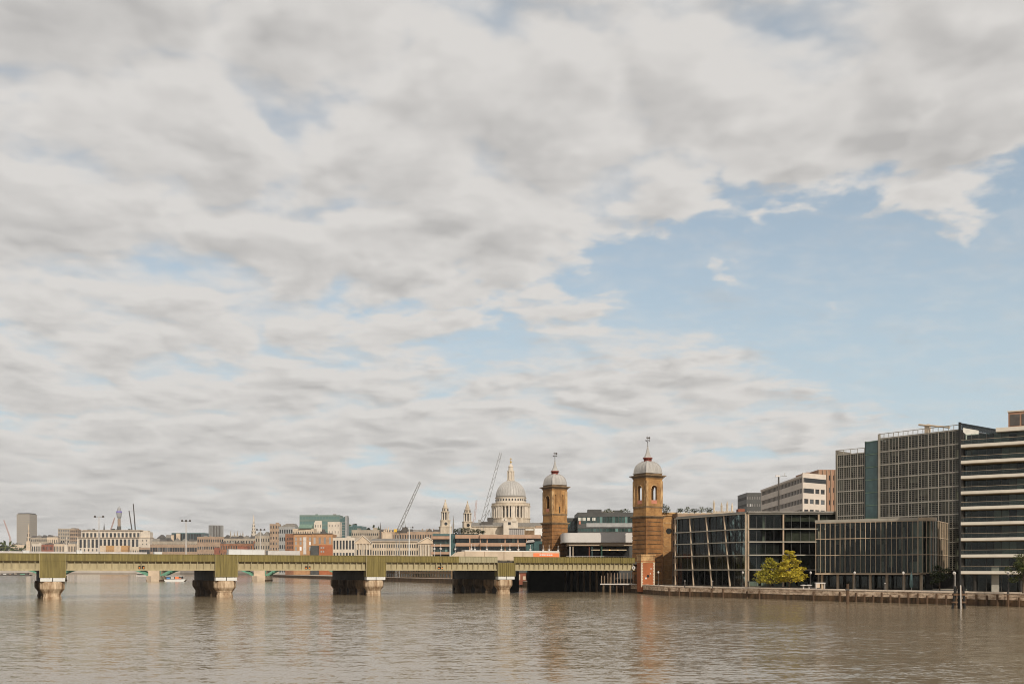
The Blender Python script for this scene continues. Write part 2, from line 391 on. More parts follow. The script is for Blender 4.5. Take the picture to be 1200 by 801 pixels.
m_soffit = mat('soffit_brown', (.16, .11, .04), .8, .15)
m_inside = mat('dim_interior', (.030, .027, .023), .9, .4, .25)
m_blinddim = mat('brown_blind', (.13, .11, .085), .8, .3, .4)
m_blind = mat('window_blind', (.30, .28, .24), .8, .2, .4)
m_blind2 = mat('pale_blind', (.50, .49, .44), .8, .1)
m_tealpanel = mat('teal_panel', (.05, .10, .10), .35, .2, .4, spec=.6)
m_glass = glass_mat('clear_office_glass', (.74, .80, .775), ior=1.33)
m_glass_clear = glass_mat('shopfront_glass', (.8, .85, .82), ior=1.4)
m_wdark = dark_glass('window_glass', (.025, .027, .028))
m_wgreen = dark_glass('green_window_glass', (.035, .065, .06))
m_wcream = dark_glass('pale_window', (.38, .36, .34))
m_yellow = mat('yellow_paint', (.60, .38, .05), .6, .1)
m_pink = mat('faded_red_steel', (.40, .28, .25), .7, .1)
m_gold = mat('gilding', (.55, .36, .10), .4, .1, metal=.6)
m_paving = mat('quay_paving', (.33, .29, .235), .9, .14, .3)
m_wallstone = mat('river_wall_stone', (.60, .47, .345), .9, .2, .8, (1, 1, 2.2), bump=.5, dark=(.30, .20, .13))
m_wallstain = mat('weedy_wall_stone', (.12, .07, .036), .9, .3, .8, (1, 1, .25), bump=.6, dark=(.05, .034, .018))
m_coping = mat('pale_coping', (.68, .57, .46), .85, .14, .8)
m_bark = mat('bark', (.09, .065, .045), .9, .3, 3)
m_teal = mat('teal_shed', (.035, .08, .08), .5, .2)

# water of the river: silty brown, ruffled
def water_mat():
    M = bpy.data.materials.new('river_water'); M.use_nodes = True; nt = M.node_tree; N = nt.nodes; L = nt.links
    b = N['Principled BSDF']; b.inputs['IOR'].default_value = 1.33; b.inputs['Specular IOR Level'].default_value = 0.5
    g = N.new('ShaderNodeNewGeometry')
    def nz(scale, stretch, detail, rough, rot=0.0, dist=0.0):
        mp = N.new('ShaderNodeMapping'); mp.inputs['Scale'].default_value = stretch; mp.inputs['Rotation'].default_value = (0, 0, rot); L.new(g.outputs['Position'], mp.inputs['Vector'])
        n = N.new('ShaderNodeTexNoise'); n.inputs['Scale'].default_value = scale; n.inputs['Detail'].default_value = detail; n.inputs['Roughness'].default_value = rough; n.inputs['Distortion'].default_value = dist
        L.new(mp.outputs[0], n.inputs['Vector']); return n.outputs['Fac']
    patch = nz(0.022, (0.8, 1.3, 1), 4, .55, 0.5, .6)       # cat's paws and slicks
    mr = N.new('ShaderNodeMapRange'); mr.inputs[1].default_value = .36; mr.inputs[2].default_value = .64; mr.inputs[3].default_value = .38; mr.inputs[4].default_value = 1.12
    L.new(patch, mr.inputs[0])
    def vec(op, x, y=None, s=None):
        n = N.new('ShaderNodeVectorMath'); n.operation = op; L.new(x, n.inputs[0])
        if y is not None:
            if isinstance(y, tuple): n.inputs[1].default_value = y
            else: L.new(y, n.inputs[1])
        if s is not None:
            if isinstance(s, float): n.inputs['Scale'].default_value = s
            else: L.new(s, n.inputs['Scale'])
        return n.outputs[0]
    def slopes(scale, stretch, detail, rough, rot, amt):
        f = nz(scale, stretch, detail, rough, rot, .3); col = N.values()[-1].outputs['Color']
        c = vec('MULTIPLY', vec('SUBTRACT', col, (.5, .5, .5)), (1, 1, 0)); return vec('SCALE', c, s=amt)
    s1 = slopes(0.16, (.6, 1.3, 1), 3, .5, 0.2, WAVE1); s2 = slopes(1.25, (.55, 1.3, 1), 5, .62, -0.12, WAVE2); s3 = slopes(4.5, (.8, 1.2, 1), 4, .6, .4, WAVE3)
    sm = vec('SCALE', vec('ADD', vec('ADD', s1, s2), s3), s=mr.outputs[0])
    nn = vec('NORMALIZE', vec('ADD', g.outputs['Normal'], sm)); L.new(nn, b.inputs['Normal'])
    cr = N.new('ShaderNodeValToRGB'); cr.color_ramp.elements[0].color = (.195, .150, .095, 1); cr.color_ramp.elements[1].color = (.25, .20, .135, 1)
    cr.color_ramp.elements[0].position = .35; cr.color_ramp.elements[1].position = .65
    L.new(nz(0.012, (1, 1, 1), 4, .5), cr.inputs[0]); L.new(cr.outputs[0], b.inputs['Base Color'])
    b.inputs['Roughness'].default_value = 0.10
    return M
WAVE1, WAVE2, WAVE3 = 0.11, 0.58, 0.50
m_water = water_mat()

# ---------------------------------------------------------------- river, land, banks
q = MB(); q.add([(-4000, -300, 0), (4000, -300, 0), (4000, 3700, 0), (-4000, 3700, 0)], [(0, 1, 2, 3)])
tag(q.build('river_water', m_water), kind='structure')
BANK = [(190, 60), (136, 140), (99, 192), (74, 227), (43, 280), (38, 318), (20, 372), (-35, 545), (-96, 680), (-262, 1080), (-340, 1400), (-600, 1800), (-1100, 1950), (-3000, 2000)]
q = MB(); n = len(BANK)
poly = [(x+.6, y+.6) for x, y in BANK]+[(-3000, 3600), (3000, 3600), (3000, 60)]
q.prism(poly[::-1], -1.0, LAND)
tag(q.build('riverside_ground', m_paving), kind='structure')
q = MB(); q.prism([(-3000, 2003), (-1100, 1953), (-600, 1803), (-341, 1405), (-200, 1500), (300, 2100), (300, 3590), (-2999, 3590)], -.5, 6.3)
tag(q.build('embankment_road', m_paving), kind='structure')
q = MB()
# low rise of ground far behind the city
hv = []; rnd = random.Random(3)
for j in range(5):
    for i in range(41):
        x = -2900+i*145; y = 2700+j*180; z = LAND-1+[0, 14, 26, 30, 20][j]*(1.0 if x < 0 else .8)*(0.75+0.35*math.sin(i*.5)+.1*rnd.random())
        hv.append((x, y, z))
q.add(hv, [(j*41+i, j*41+i+1, (j+1)*41+i+1, (j+1)*41+i) for j in range(4) for i in range(40)])
m_hill = mat('wooded_rise', (.055, .07, .045), .95, .3, .02)
tag(q.build('hills', m_hill, smooth=True), kind='structure')

def river_wall(name, label, pts, h, seg=6.0, cap=True, mt=None, mb=None, group=None):
    """stone river wall along a line: big courses of slightly uneven blocks, weed-dark foot, paler coping"""
    rnd = random.Random(11); root = thing(name, label, 'river wall', (*pts[0], 0), group)
    up, lo, cp, fe = MB(), MB(), MB(), MB()
    for (ax, ay), (bx, by) in zip(pts, pts[1:]):
        ln = math.hypot(bx-ax, by-ay); ang = math.atan2(by-ay, bx-ax); x = 0.0
        fr = MB(ax, ay, 0, ang); 
        while x < ln-.01:
            w = min(rnd.uniform(.6, 1.4)*seg, ln-x)
            if ln-x-w < 1: w = ln-x
            for tgt, z0, z1 in ((lo, -1, h*.45), (up, h*.45+.003, h-.28)):
                f = MB(ax, ay, 0, ang); nrow = 2
                for r_ in range(nrow):
                    o = rnd.uniform(0, .10); a = z0+(z1-z0)*r_/nrow; c = z0+(z1-z0)*(r_+1)/nrow-.03
                    f.box(x+.02, x+w-.03, -o, .55, a, c)
                k = len(tgt.v); tgt.v += f.v; tgt.f += [tuple(k+i for i in t) for t in f.f]
            f = MB(ax, ay, 0, ang); f.box(x+.01, x+w-.02, -.16-rnd.uniform(0, .03), .75, h-.25, h+rnd.uniform(.0, .05))
            k = len(cp.v); cp.v += f.v; cp.f += [tuple(k+i for i in t) for t in f.f]
            x += w
        f = MB(ax, ay, 0, ang); f.box(.0, ln, .25, .6, -1, h-.3)
        k = len(lo.v); lo.v += f.v; lo.f += [tuple(k+i for i in t) for t in f.f]
    up.build('wall_face', mt or m_wallstone, root); lo.build('stained_foot', mb or m_wallstain, root); cp.build('coping', m_coping if cap else m_wallstain, root)
    return root
# the line as one faces it, left to right: from the bridge towards the camera
wline = [(38, 318), (43, 280), (74, 227), (99, 192), (136, 140)]
rw = river_wall('river_wall', 'pale stone river wall with weed dark foot below the glass offices', wline, 2.75, 3.0)
rnd = random.Random(5)
for i in range(34):        # timber fenders along the wall, thickest towards the camera
    a, b = (wline[1], wline[2]) if i < 14 else (wline[2], wline[3])
    t = (i+.5)/14 if i < 14 else (i-13.5)/20
    if i < 14 and rnd.random() < .45: continue
    x = a[0]+(b[0]-a[0])*t; y = a[1]+(b[1]-a[1])*t; ang = math.atan2(b[1]-a[1], b[0]-a[0])
    f = MB(x, y, 0, ang); f.box(-.14, .14, -.5, -.18, -.8, rnd.uniform(1.6, 2.3)); f.build('timber_fender', m_wood, rw)
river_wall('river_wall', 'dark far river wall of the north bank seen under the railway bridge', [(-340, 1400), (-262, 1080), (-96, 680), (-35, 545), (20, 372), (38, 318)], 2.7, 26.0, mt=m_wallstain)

river_wall('river_wall', 'pale granite embankment wall far upstream at the left', [(-3000, 2000), (-1100, 1950), (-600, 1800), (-340, 1400)], 6.5, 40.0, mt=mat('far_granite', (.42, .38, .33), .9, .1, .05), mb=mat('far_granite_foot', (.26, .22, .18), .9, .1, .05))

# ---------------------------------------------------------------- the railway bridge
PHI = R(27.8); BO = (-111.6, 242.0); SP = 41.45
def BF(z=0): return MB(BO[0], BO[1], z, PHI)
SEND = 171.5
br = thing('railway_bridge', 'long olive green and cream steel railway bridge on stone columns across the river', 'bridge', (*BO, 0))
Wd = 34.0
edges = [(-62, -SP-2.8), (-SP+2.8, -2.8), (2.8, SP-2.8), (SP+2.8, 2*SP-2.8), (2*SP+2.8, 3*SP-2.8), (3*SP+2.8, SEND)]
def parapet(s0, s1, m, name='parapet', t=0.55, rib=.87):
    q = BF(); q.box(s0, s1, t, t+.25, 9.42, 11.05); q.box(s0, s1, t-.10, t+.35, 11.053, 11.17); q.box(s0, s1, t-.07, t+.3, 9.33, 9.417)
    x = s0+rib/2; k = 0
    while x < s1-.1: q.box(x-.08, x+.08, t-.12-(.06 if k % 4 == 0 else 0), t, 9.42, 11.05); x += rib; k += 1
    q.build(name, m, br)
for (a, b) in edges:
    if a < 3*SP-2.9 and b > 108.8 and a < 108.8:
        parapet(a, 108.8, m_olive); parapet(108.8, b+.003, m_pale_olive)
    else: parapet(a, b, m_olive)
    g = BF(); t0 = 1.35
    g.box(a-3.2 if a > -60 else a, b+3.0 if b < SEND else b, t0, t0+.3, 7.35, 9.3); g.box(a, b, t0-.52, t0+.5, 7.0, 7.347)
    g.box(a, b, .75, t0-.003, 9.2, 9.327)
    x = a+.4
    while x < b-.2:
        # bracket-shaped stiffener, deep under the walkway, shallow at the foot
        p = [(t0-.003, 7.35), (t0-.003, 9.19), (t0-.8, 9.19), (t0-.6, 8.1), (t0-.5, 7.35)]
        g.prismx(p, x-.09, x+.09); x += 1.72
    g.build('girder', m_cream_steel, br)
# panels over each pier, bearings, columns
for k in range(-1, 4):
    s = k*SP; q = BF()
    q.box(s-2.8, s+2.8, 0, .3, 5.25, 11.05 if k < 3 else 9.3)
    if k < 3: q.box(s-2.85, s+2.85, -.06, .5, 11.053, 11.2)
    q.box(s-2.8, s+2.8, .303, 2.6, 5.3, 5.6)
    q.box(s-2.8, s-2.55, .303, 2.6, 5.603, 9.2); q.box(s+2.55, s+2.8, .303, 2.6, 5.603, 9.2)
    x = s-2.8
    while x <= s+2.81: q.box(x-.07, x+.07, -.16, 0, 5.25, 11.05 if k < 3 else 9.3); x += .70
    q.box(s-2.8, s+2.8, -.06, 0, 9.3, 9.38) if k < 3 else None
    pp = q.build('pier_panel', m_olive, br)
    for e0 in (s-2.95, s+2.8): e = BF(); e.box(e0, e0+.15, -.07, .3, 5.25, 11.05 if k < 3 else 9.3); e.build('panel_edge', m_cream_steel, pp)
    for e0 in (s-2.75, s+.1): w = BF(); w.box(e0, e0+2.65, .1, 2.0, 4.35, 5.2); w.build('bearing_box', m_white, br)
def column(s, t, m, name, r=1.0):
    q = BF()
    c = math.cos(math.pi/8)
    q.lathe(s, t, [(2.15*r, -1.5), (2.15*r, .55), (2.02*r, .62), (2.02*r, 1.35), (2.2*r, 1.45), (2.2*r, 1.62), (2.75*r, 2.35), (2.86*r, 2.6), (2.86*r, 4.0), (2.75*r, 4.1), (2.75*r, 4.25)], 12, math.pi/12)
    return q.build(name, m, br)
for k in range(-1, 4):
    s = k*SP
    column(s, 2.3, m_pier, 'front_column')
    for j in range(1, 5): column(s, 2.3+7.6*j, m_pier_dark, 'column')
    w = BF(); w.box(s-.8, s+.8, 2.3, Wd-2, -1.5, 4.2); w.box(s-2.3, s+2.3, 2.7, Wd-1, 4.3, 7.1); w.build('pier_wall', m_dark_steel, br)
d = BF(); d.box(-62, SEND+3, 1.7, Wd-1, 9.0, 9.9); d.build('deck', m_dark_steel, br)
d = BF()
for t in (7, 12.5, 18, 23.5, 29): d.box(-62, SEND, t, t+.5, 7.3, 8.997)
x = -60
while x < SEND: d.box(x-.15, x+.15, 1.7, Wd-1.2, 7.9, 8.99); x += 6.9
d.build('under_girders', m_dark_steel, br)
d = BF(); d.box(-62, SEND, Wd-.6, Wd-.3, 7.4, 11.0); d.box(-62, SEND, Wd-.75, Wd-.15, 11.003, 11.15); d.build('rear_parapet', m_cream_steel, br)
# signal lamps hung on the girder over the navigation spans
def span_lights(s):
    q = BF(); q.box(s-.75, s+.75, .9, 1.0, 7.3, 8.2); q.box(s-.03, s+.03, .5, .9, 8.4, 9.3); lb = q.build('lamp_board', m_black, br)
    mm = bpy.data.materials.get('amber_lamp')
    if not mm:
        mm = mat('amber_lamp', (.8, .25, .05), .4, .02); b = mm.node_tree.nodes['Principled BSDF']; b.inputs['Emission Color'].default_value = (1, .3, .05, 1); b.inputs['Emission Strength'].default_value = .8
    for dx in (-.5, .5):
        l = BF(); l.lathe(s+dx, .85, [(.15, 7.6), (.19, 7.7), (.15, 7.8)], 8); l.build('signal_lamp', mm, lb)
span_lights(20.5); span_lights(63.5); span_lights(103)

# things on the deck
def on_deck(px, t, y=None):
    """point on the deck at column px of the view, t metres in from the near face"""
    c, s = math.cos(PHI), math.sin(PHI); X0, Y0 = BO[0]-t*s, BO[1]+t*c; u = (px-CX)/F_PX
    k = (u*Y0-X0)/(c-u*s); return k, X0+k*c, Y0+k*s
def deck_box(name, label, cat, px0, px1, t, ztop, m, ribs=0, group=None, dpt=2.6, z0=9.95):
    a, x, y = on_deck(px0, t); b, _, _ = on_deck(px1, t)
    root = thing(name, label, cat, (x, y, z0), group)
    q = BF(); q.box(a, b, t, t+dpt, z0, ztop-.12); q.build('body', m, root)
    r = BF(); r.box(a-.05, b+.05, t-.06, t+dpt+.06, ztop-.117, ztop); r.build('roof', m_white, root)
    if ribs:
        n_ = max(2, int((b-a)/ribs))
        for i in range(n_+1): r = BF(); r.box(a+(b-a)*i/n_-.04, a+(b-a)*i/n_+.04, t-.05, t-.003, z0, ztop-.15); r.build('seam', m_white2, root)
    return root, a, b
deck_box('site_cabin', 'long bright white site cabin standing on the bridge deck beside the second green panel', 'cabin', 268, 310, 8, 12.75, m_white, 2.6)
deck_box('site_cabin', 'long dull white cabin on the bridge deck in front of the orange brick block', 'cabin', 314, 351.5, 8, 12.45, m_white2, 2.6)
deck_box('equipment_cabinet', 'small white cabinet at the left end of the bridge deck below the pale steeple', 'cabinet', 26.5, 34.5, 6, 11.95, m_white, 1)
deck_box('equipment_cabinet', 'small white cabinet on the deck below the left end of the palace block', 'cabinet', 90, 96.5, 6, 12.1, m_white, 1)
for a, b, l in ((181, 190, 'low white van roof showing above the parapet right of the banded brown office'),):
    root, s0, s1 = deck_box('parked_van', l, 'van', a, b, 9, 11.9, m_white, 0)
def rail_wall():
    t = 28.0; a, x, y = on_deck(-2, t); b = on_deck(172, t)[0]
    r = thing('platform_fence', 'pale low platform fence along the far side of the bridge deck at left', 'fence', (x, y, 9.9))
    q = BF(); q.box(a, b, t, t+.12, 11.55, 12.1); q.build('rail_panel', m_white2, r)
    s = a
    while s < b: q = BF(); q.box(s, s+.2, t-.05, t+.17, 9.9, 11.5); q.build('fence_post', m_slate, r); s += 2.4
rail_wall()
# the long pale train with its orange panel
a, x, y = on_deck(545, 9); b = on_deck(656, 9)[0]; c = on_deck(527, 9)[0]; o0 = on_deck(625, 9)[0]; o1 = on_deck(655, 9)[0]
tr = thing('train', 'long cream train with a sloping nose and an orange panel standing on the bridge', 'train', (x, y, 9.9))
q = BF(); q.box(a, b, 9, 11.8, 10.2, 12.9); q.build('body', m_cream, tr)
q = BF(); q.prismy([(c, 10.4), (a-.003, 10.2), (a-.003, 12.8), (a-2, 12.5)], 9.05, 11.75); q.build('nose', m_cream, tr)
q = BF(); q.box(a, b, 9.3, 11.5, 12.903, 13.2); q.build('roof', m_white, tr)
n_ = 5
for i in range(n_+1): q = BF(); q.box(a+(b-a)*i/n_-.15, a+(b-a)*i/n_+.05, 8.93, 8.997, 10.3, 12.8); q.build('door_seam', m_tan, tr)
q = BF(); q.box(o0, o1, 8.92, 8.997, 11.2, 12.5); op = q.build('orange_panel', m_orange, tr)
q = BF(); rnd = random.Random(2); s = o0+2.2
while s < o1-3: w = rnd.uniform(.3, .7); q.box(s, s+w, 8.88, 8.917, 11.75, 12.15); s += w+.15
q.build('lettering', m_white, op)
for i in range(10): q = BF(); s = a+(b-a)*(i+.5)/10; q.lathe(s, 9.4, [(.42, 9.95), (.42, 10.15)], 10); q.build('bogie', m_black, tr)
# platform lamps (a pole, a cross arm and a small hooded lamp)
def platform_lamp():
    r = thing('platform_lamp', 'x', 'lamp post', (0, 0, 9.9), 'small lamps standing along the station platforms')
    q = MB(0, 0, 9.9); q.tube((0, 0, 0), (0, 0, 5.0), .10, .07); q.build('pole', m_white2, r)
    q = MB(0, 0, 9.9); q.tube((-.45, 0, 3.9), (.45, 0, 3.9), .05); q.lathe(0, 0, [(.12, 4.0), (.34, 3.6), (.30, 3.45)], 8); q.build('lamp_head', m_white2, r)
    q = MB(0, 0, 9.9); q.lathe(0, 0, [(.10, 5.0), (.14, 5.1), (.03, 5.3)], 6); q.build('finial', m_white2, r)
    return r
lp = platform_lamp(); 
LPX = [(509, 'leftmost of the platform lamps, in front of the classical block end'), (516.5, 'platform lamp with a round base at the left end of the brown banded offices'), (533.5, 'white platform lamp just right of the tall mast on the bridge'), (552.5, 'platform lamp above the seam of the train nose'), (556.5, 'thin tall platform lamp above the front of the train'), (570.5, 'platform lamp between the crane and the dome, third above the train'),
       (587.5, 'platform lamp above the train left of the dome axis'), (597.5, 'platform lamp on the axis of the dome, above the train'), (607.5, 'platform lamp above the train left of the teal shed'), (621.5, 'platform lamp in front of the teal shed'), (636.5, 'platform lamp at the left edge of the far brick tower'), (643.5, 'platform lamp in front of the middle of the far brick tower'), (654, 'platform lamp in front of the right part of the far brick tower')]
for i, (px, l) in enumerate(LPX):
    o = lp if i == 0 else copy_tree(lp); _, x, y = on_deck(px, 13 if i % 2 else 16); o.location = (x, y, 9.9); o['label'] = l
def mast(px, t, ztop, label, heads=2, w=.16, mm=None):
    _, x, y = on_deck(px, t); r = thing('floodlight_mast', label, 'lamp mast', (x, y, 9.9), 'tall floodlight masts on the bridge')
    q = MB(x, y, 0); q.tube((0, 0, 9.9), (0, 0, ztop), w, w*.65); q.build('mast', mm or m_white2, r)
    if heads:
        q = MB(x, y, 0); q.tube((-1.15, 0, ztop-.1), (1.15, 0, ztop-.1), .06); q.build('cross_arm', m_slate, r)
        for i in range(heads):
            dx = -1.1+2.2*i/(heads-1); q = MB(x, y, 0); q.taper(dx-.24, dx+.24, -.22, .22, ztop-.28, ztop+.22, .7); q.build('floodlight', m_slate, r)
    return r
mast(116, 22, 21.5, 'thin floodlight mast with two lamps rising in front of the colonnaded palace block')
mast(218, 24, 21.0, 'tall pale floodlight mast with three lamps in front of the dark glass box', 3, .2)
mast(305.5, 26, 19.0, 'floodlight mast with three small lamps just right of the stepped white church spire', 3)
mast(479.5, 24, 20.5, 'white mast beside the crane foot in front of the classical block', 2, .22, m_white)
mast(527.5, 24, 22.0, 'thick white mast without lamps in front of the left cathedral tower', 0, .24, m_white)

# ---------------------------------------------------------------- the two station towers
def arch_wall(mb, h, t, z0, z1, half, zs, zspring, face):
    """one side of the belfry with an arched opening; mb in the tower's frame, face 0..3"""
    segs = []
    def put(poly, y0, y1):
        n = len(poly); pts = [(x, y0, z) for x, z in poly]+[(x, y1, z) for x, z in poly]
        c, s = [(1, 0), (0, 1), (-1, 0), (0, -1)][face]
        pts = [(x*c-y*s, x*s+y*c, z) for x, y, z in pts]
        mb.add(pts, [tuple(range(n)), tuple(range(2*n-1, n-1, -1))]+[(i, n+i, n+(i+1) % n, (i+1) % n) for i in range(n)])
    a, b = -h, -h+t; e = h-(t if face % 2 else 0); w0 = -e; w1 = e
    put([(w0, z0), (-half, z0), (-half, z1), (w0, z1)], a, b); put([(half, z0), (w1, z0), (w1, z1), (half, z1)], a, b)
    put([(-half, z0), (half, z0), (half, zs), (-half, zs)], a, b)
    n = 10
    for i in range(n):
        t0, t1 = math.pi*i/n, math.pi*(i+1)/n
        p0 = (half*math.cos(t0), zspring+half*math.sin(t0)); p1 = (half*math.cos(t1), zspring+half*math.sin(t1))
        put([p1, p0, (p0[0], z1), (p1[0], z1)], a, b)
def station_tower(px, Y, psi, w, label, slots):
    x, y = WX(px, Y), Y; c, s = math.cos(psi), math.sin(psi); h = w/2
    cx, cy = x+h*c-h*s, y+h*s+h*c
    root = thing('station_tower', label, 'tower', (cx, cy, LAND), 'twin brick towers of the railway station')
    F = lambda: MB(cx, cy, 0, psi)
    q = F(); z = LAND-3; k = 0
    cq = F(); cq.box(-h+.2, h-.2, -h+.2, h-.2, LAND-3, 24.0); cq.build('core', m_soot, root)
    while z < 23.9:
        z1 = min(z+1.45, 24.0); q.box(-h, h, -h, h, z+.26, z1) ; z = z1
    q.build('shaft', m_yb_low, root)
    q = F()
    for i, (xx, yy) in enumerate(((-h, -h), (h, -h), (h, h), (-h, h))): q.box(xx+.1 if xx < 0 else xx-1.0, xx+1.0 if xx < 0 else xx-.1, yy+.1 if yy < 0 else yy-1.0, yy+1.0 if yy < 0 else yy-.1, LAND-3, 23.9)
    q.build('corner_pilaster', m_yb_low, root)
    q = F(); q.box(-h-.25, h+.25, -h-.25, h+.25, 24.003, 24.35); q.box(-h-.55, h+.55, -h-.55, h+.55, 24.353, 24.7); q.build('string_course', m_soot, root)
    g = h-.22
    q = F(); q.box(-g, g, -g, g, 24.7, 27.4); q.box(-g-.12, g+.12, -g-.12, g+.12, 24.703, 25.3); q.build('plinth', m_yb, root)
    q = F(); q.box(-g-.12, g+.12, -g-.12, g+.12, 27.4, 27.7)
    for zz in (28.6,): q.box(-g-.08, g+.08, -g-.08, -g+.6, 27.703, 27.9); q.box(-g-.08, -g+.6, -g+.6, g+.08, 27.703, 27.9)
    q.build('plinth_moulding', m_soot, root)
    q = F(); half = 1.15
    for f in range(4):
        if slots and f in (0, 2): q_half = .001
        if slots and f in (0, 2):
            def fb(x0, x1, z0, z1, dp=0, tt=.8):
                cc, ss = [(1, 0), (0, 1), (-1, 0), (0, -1)][f]
                pp = [(x0, -g+dp), (x1, -g+dp), (x1, -g+dp+tt), (x0, -g+dp+tt)]; pp = [(a_*cc-b_*ss, a_*ss+b_*cc) for a_, b_ in pp]
                q.prism(pp, z0, z1)
            sl = ((-1.95, -1.45), (1.05, 1.65)); e = g
            fb(-e, sl[0][0], 27.9, 36.8); fb(sl[0][1], sl[1][0], 27.9, 36.8); fb(sl[1][1], e, 27.9, 36.8)
            for a_, b_ in sl: fb(a_, b_, 27.9, 28.8); fb(a_, b_, 34.9, 36.8); fb(a_, b_, 28.8, 34.9, .5, .2)
        else: arch_wall(q, g, .8, 27.9, 36.8, half, 28.7, 33.5, f)
    belf = q.build('belfry', m_yb, root)
    q = F()
    for xx, yy in ((-g, -g), (g, -g), (g, g), (-g, g)):
        q.box(xx-.14 if xx < 0 else xx-.85, xx+.85 if xx < 0 else xx+.14, yy-.14 if yy < 0 else yy-.85, yy+.85 if yy < 0 else yy+.14, 27.9, 36.2)
    # arch surrounds
    for f in range(4):
        if slots and f in (0, 2): continue
        cc, ss = [(1, 0), (0, 1), (-1, 0), (0, -1)][f]
        for i in range(10):
            t0, t1 = math.pi*i/10, math.pi*(i+1)/10
            pl = [(r_*math.cos(t_), 33.5+r_*math.sin(t_)) for r_, t_ in ((half+.01, t0), (half+.3, t0), (half+.3, t1), (half+.01, t1))]
            pts = [(x_, -g-.1, z_) for x_, z_ in pl]+[(x_, -g-.003, z_) for x_, z_ in pl]
            q.add([(x_*cc-y_*ss, x_*ss+y_*cc, z_) for x_, y_, z_ in pts], [(0, 1, 2, 3), (7, 6, 5, 4), (0, 4, 5, 1), (1, 5, 6, 2), (2, 6, 7, 3), (3, 7, 4, 0)])
    q.build('belfry_trim', m_ystone, belf)
    for f in range(4):
        if slots and f in (0, 2): continue
        cc, ss = [(1, 0), (0, 1), (-1, 0), (0, -1)][f]
        p4 = [(-half, -g+.05), (half, -g+.05), (half, -g+.2), (-half, -g+.2)]
        q = F(); q.prism([(x_*cc-y_*ss, x_*ss+y_*cc) for x_, y_ in p4], 28.703, 29.9); q.build('balcony_panel', m_salmon, belf)
    q = F(); q.box(-g-.14, g+.14, -g-.14, g+.14, 36.2+.603, 37.1); q.box(-g+.1, g-.1, -g+.1, g-.1, 37.1, 37.7); q.build('frieze', m_yb, root)
    q = F(); q.box(-g-.35, g+.35, -g-.35, g+.35, 37.103, 37.35) ; q.box(-g-.95, g+.95, -g-.95, g+.95, 37.7, 38.0); q.box(-g-.65, g+.65, -g-.65, g+.65, 37.45, 37.697); q.box(-g+.05, g-.05, -g+.05, g-.05, 38.003, 38.7); q.build('cornice', m_soot, root)
    # square lead dome with hips and seams
    Rm = (g-.1); rad = math.sqrt(2); prof = []
    for i in range(13):
        t = i/12; z = 38.7+4.1*t; r_ = Rm*(1-t**2.3)**(1/2.3)*(1)+0.0; prof.append((max(r_, 1.15)*rad, z))
    q = F(); q.lathe(0, 0, prof, 4, math.pi/4); q.box(-g-.15, g+.15, -g-.15, g+.15, 38.65, 38.85); dome = q.build('dome', m_lead, root)
    q = F()
    for f in range(4):
        cc, ss = [(1, 0), (0, 1), (-1, 0), (0, -1)][f]
        for fx in (-1.0, -.5, 0, .5, 1.0):
            for (r0_, z0_), (r1_, z1_) in zip(prof[:-1], prof[1:]):
                a_, b_ = r0_/rad, r1_/rad
                P0 = (fx*a_, -a_-.02, z0_); P1 = (fx*b_, -b_-.02, z1_)
                rt = lambda p: (p[0]*cc-p[1]*ss, p[0]*ss+p[1]*cc, p[2])
                q.tube(rt(P0), rt(P1), .07 if abs(fx) < 1 else .11, n=4)
    q.build('dome_rib', m_lead, dome)
    q = F(); q.lathe(0, 0, [(1.35, 42.5), (1.35, 42.75), (1.2, 42.8), (1.2, 43.5), (1.62, 43.6), (1.6, 43.85), (1.5, 43.945)], 12)
    for i in range(12): t = 2*math.pi*i/12; q.box(1.22*math.cos(t)-.07, 1.22*math.cos(t)+.07, 1.22*math.sin(t)-.07, 1.22*math.sin(t)+.07, 42.8, 43.5)
    q.build('lantern_collar', m_red, root)
    q = F(); q.lathe(0, 0, [(1.5, 43.95), (1.15, 44.4), (.78, 45.2), (.48, 46.2), (.26, 47.3), (.12, 47.6), (.26, 47.75), (.26, 47.95), (.08, 48.1)], 8, math.pi/8); spr = q.build('spire', m_lead, root)
    q = F(); q.tube((0, 0, 48.0), (0, 0, 51.1), .09, .04); q.tube((-.7, 0, 49.6), (.7, 0, 49.6), .05); q.tube((0, -.7, 49.6), (0, .7, 49.6), .05)
    q.lathe(0, 0, [(.02, 48.8), (.22, 49.0), (.02, 49.2)], 8)
    for dx, dy in ((.7, 0), (-.7, 0), (0, .7), (0, -.7)): q.box(dx-.13, dx+.13, dy-.13, dy+.13, 49.45, 49.75)
    q.build('finial', m_slate, spr)
    q = F(); q.box(-.55, .75, -.03, .03, 50.3, 50.7); q.box(.5, 1.0, -.03, .03, 50.15, 50.85); q.build('weather_vane', m_slate, spr)
    if slots:
        q = F(); q.box(-.2, .25, -g-.05, -g+.02, 28.2, 30.6); q.build('vent_slot', m_black, root)
    return root, cx, cy
station_tower(757, 322, R(31), 7.15, 'nearer ochre brick tower with lead dome at the end of the railway bridge', False)
station_tower(646.9, 366, R(30), 6.9, 'farther ochre brick tower with narrow slots standing right of the great dome', True)

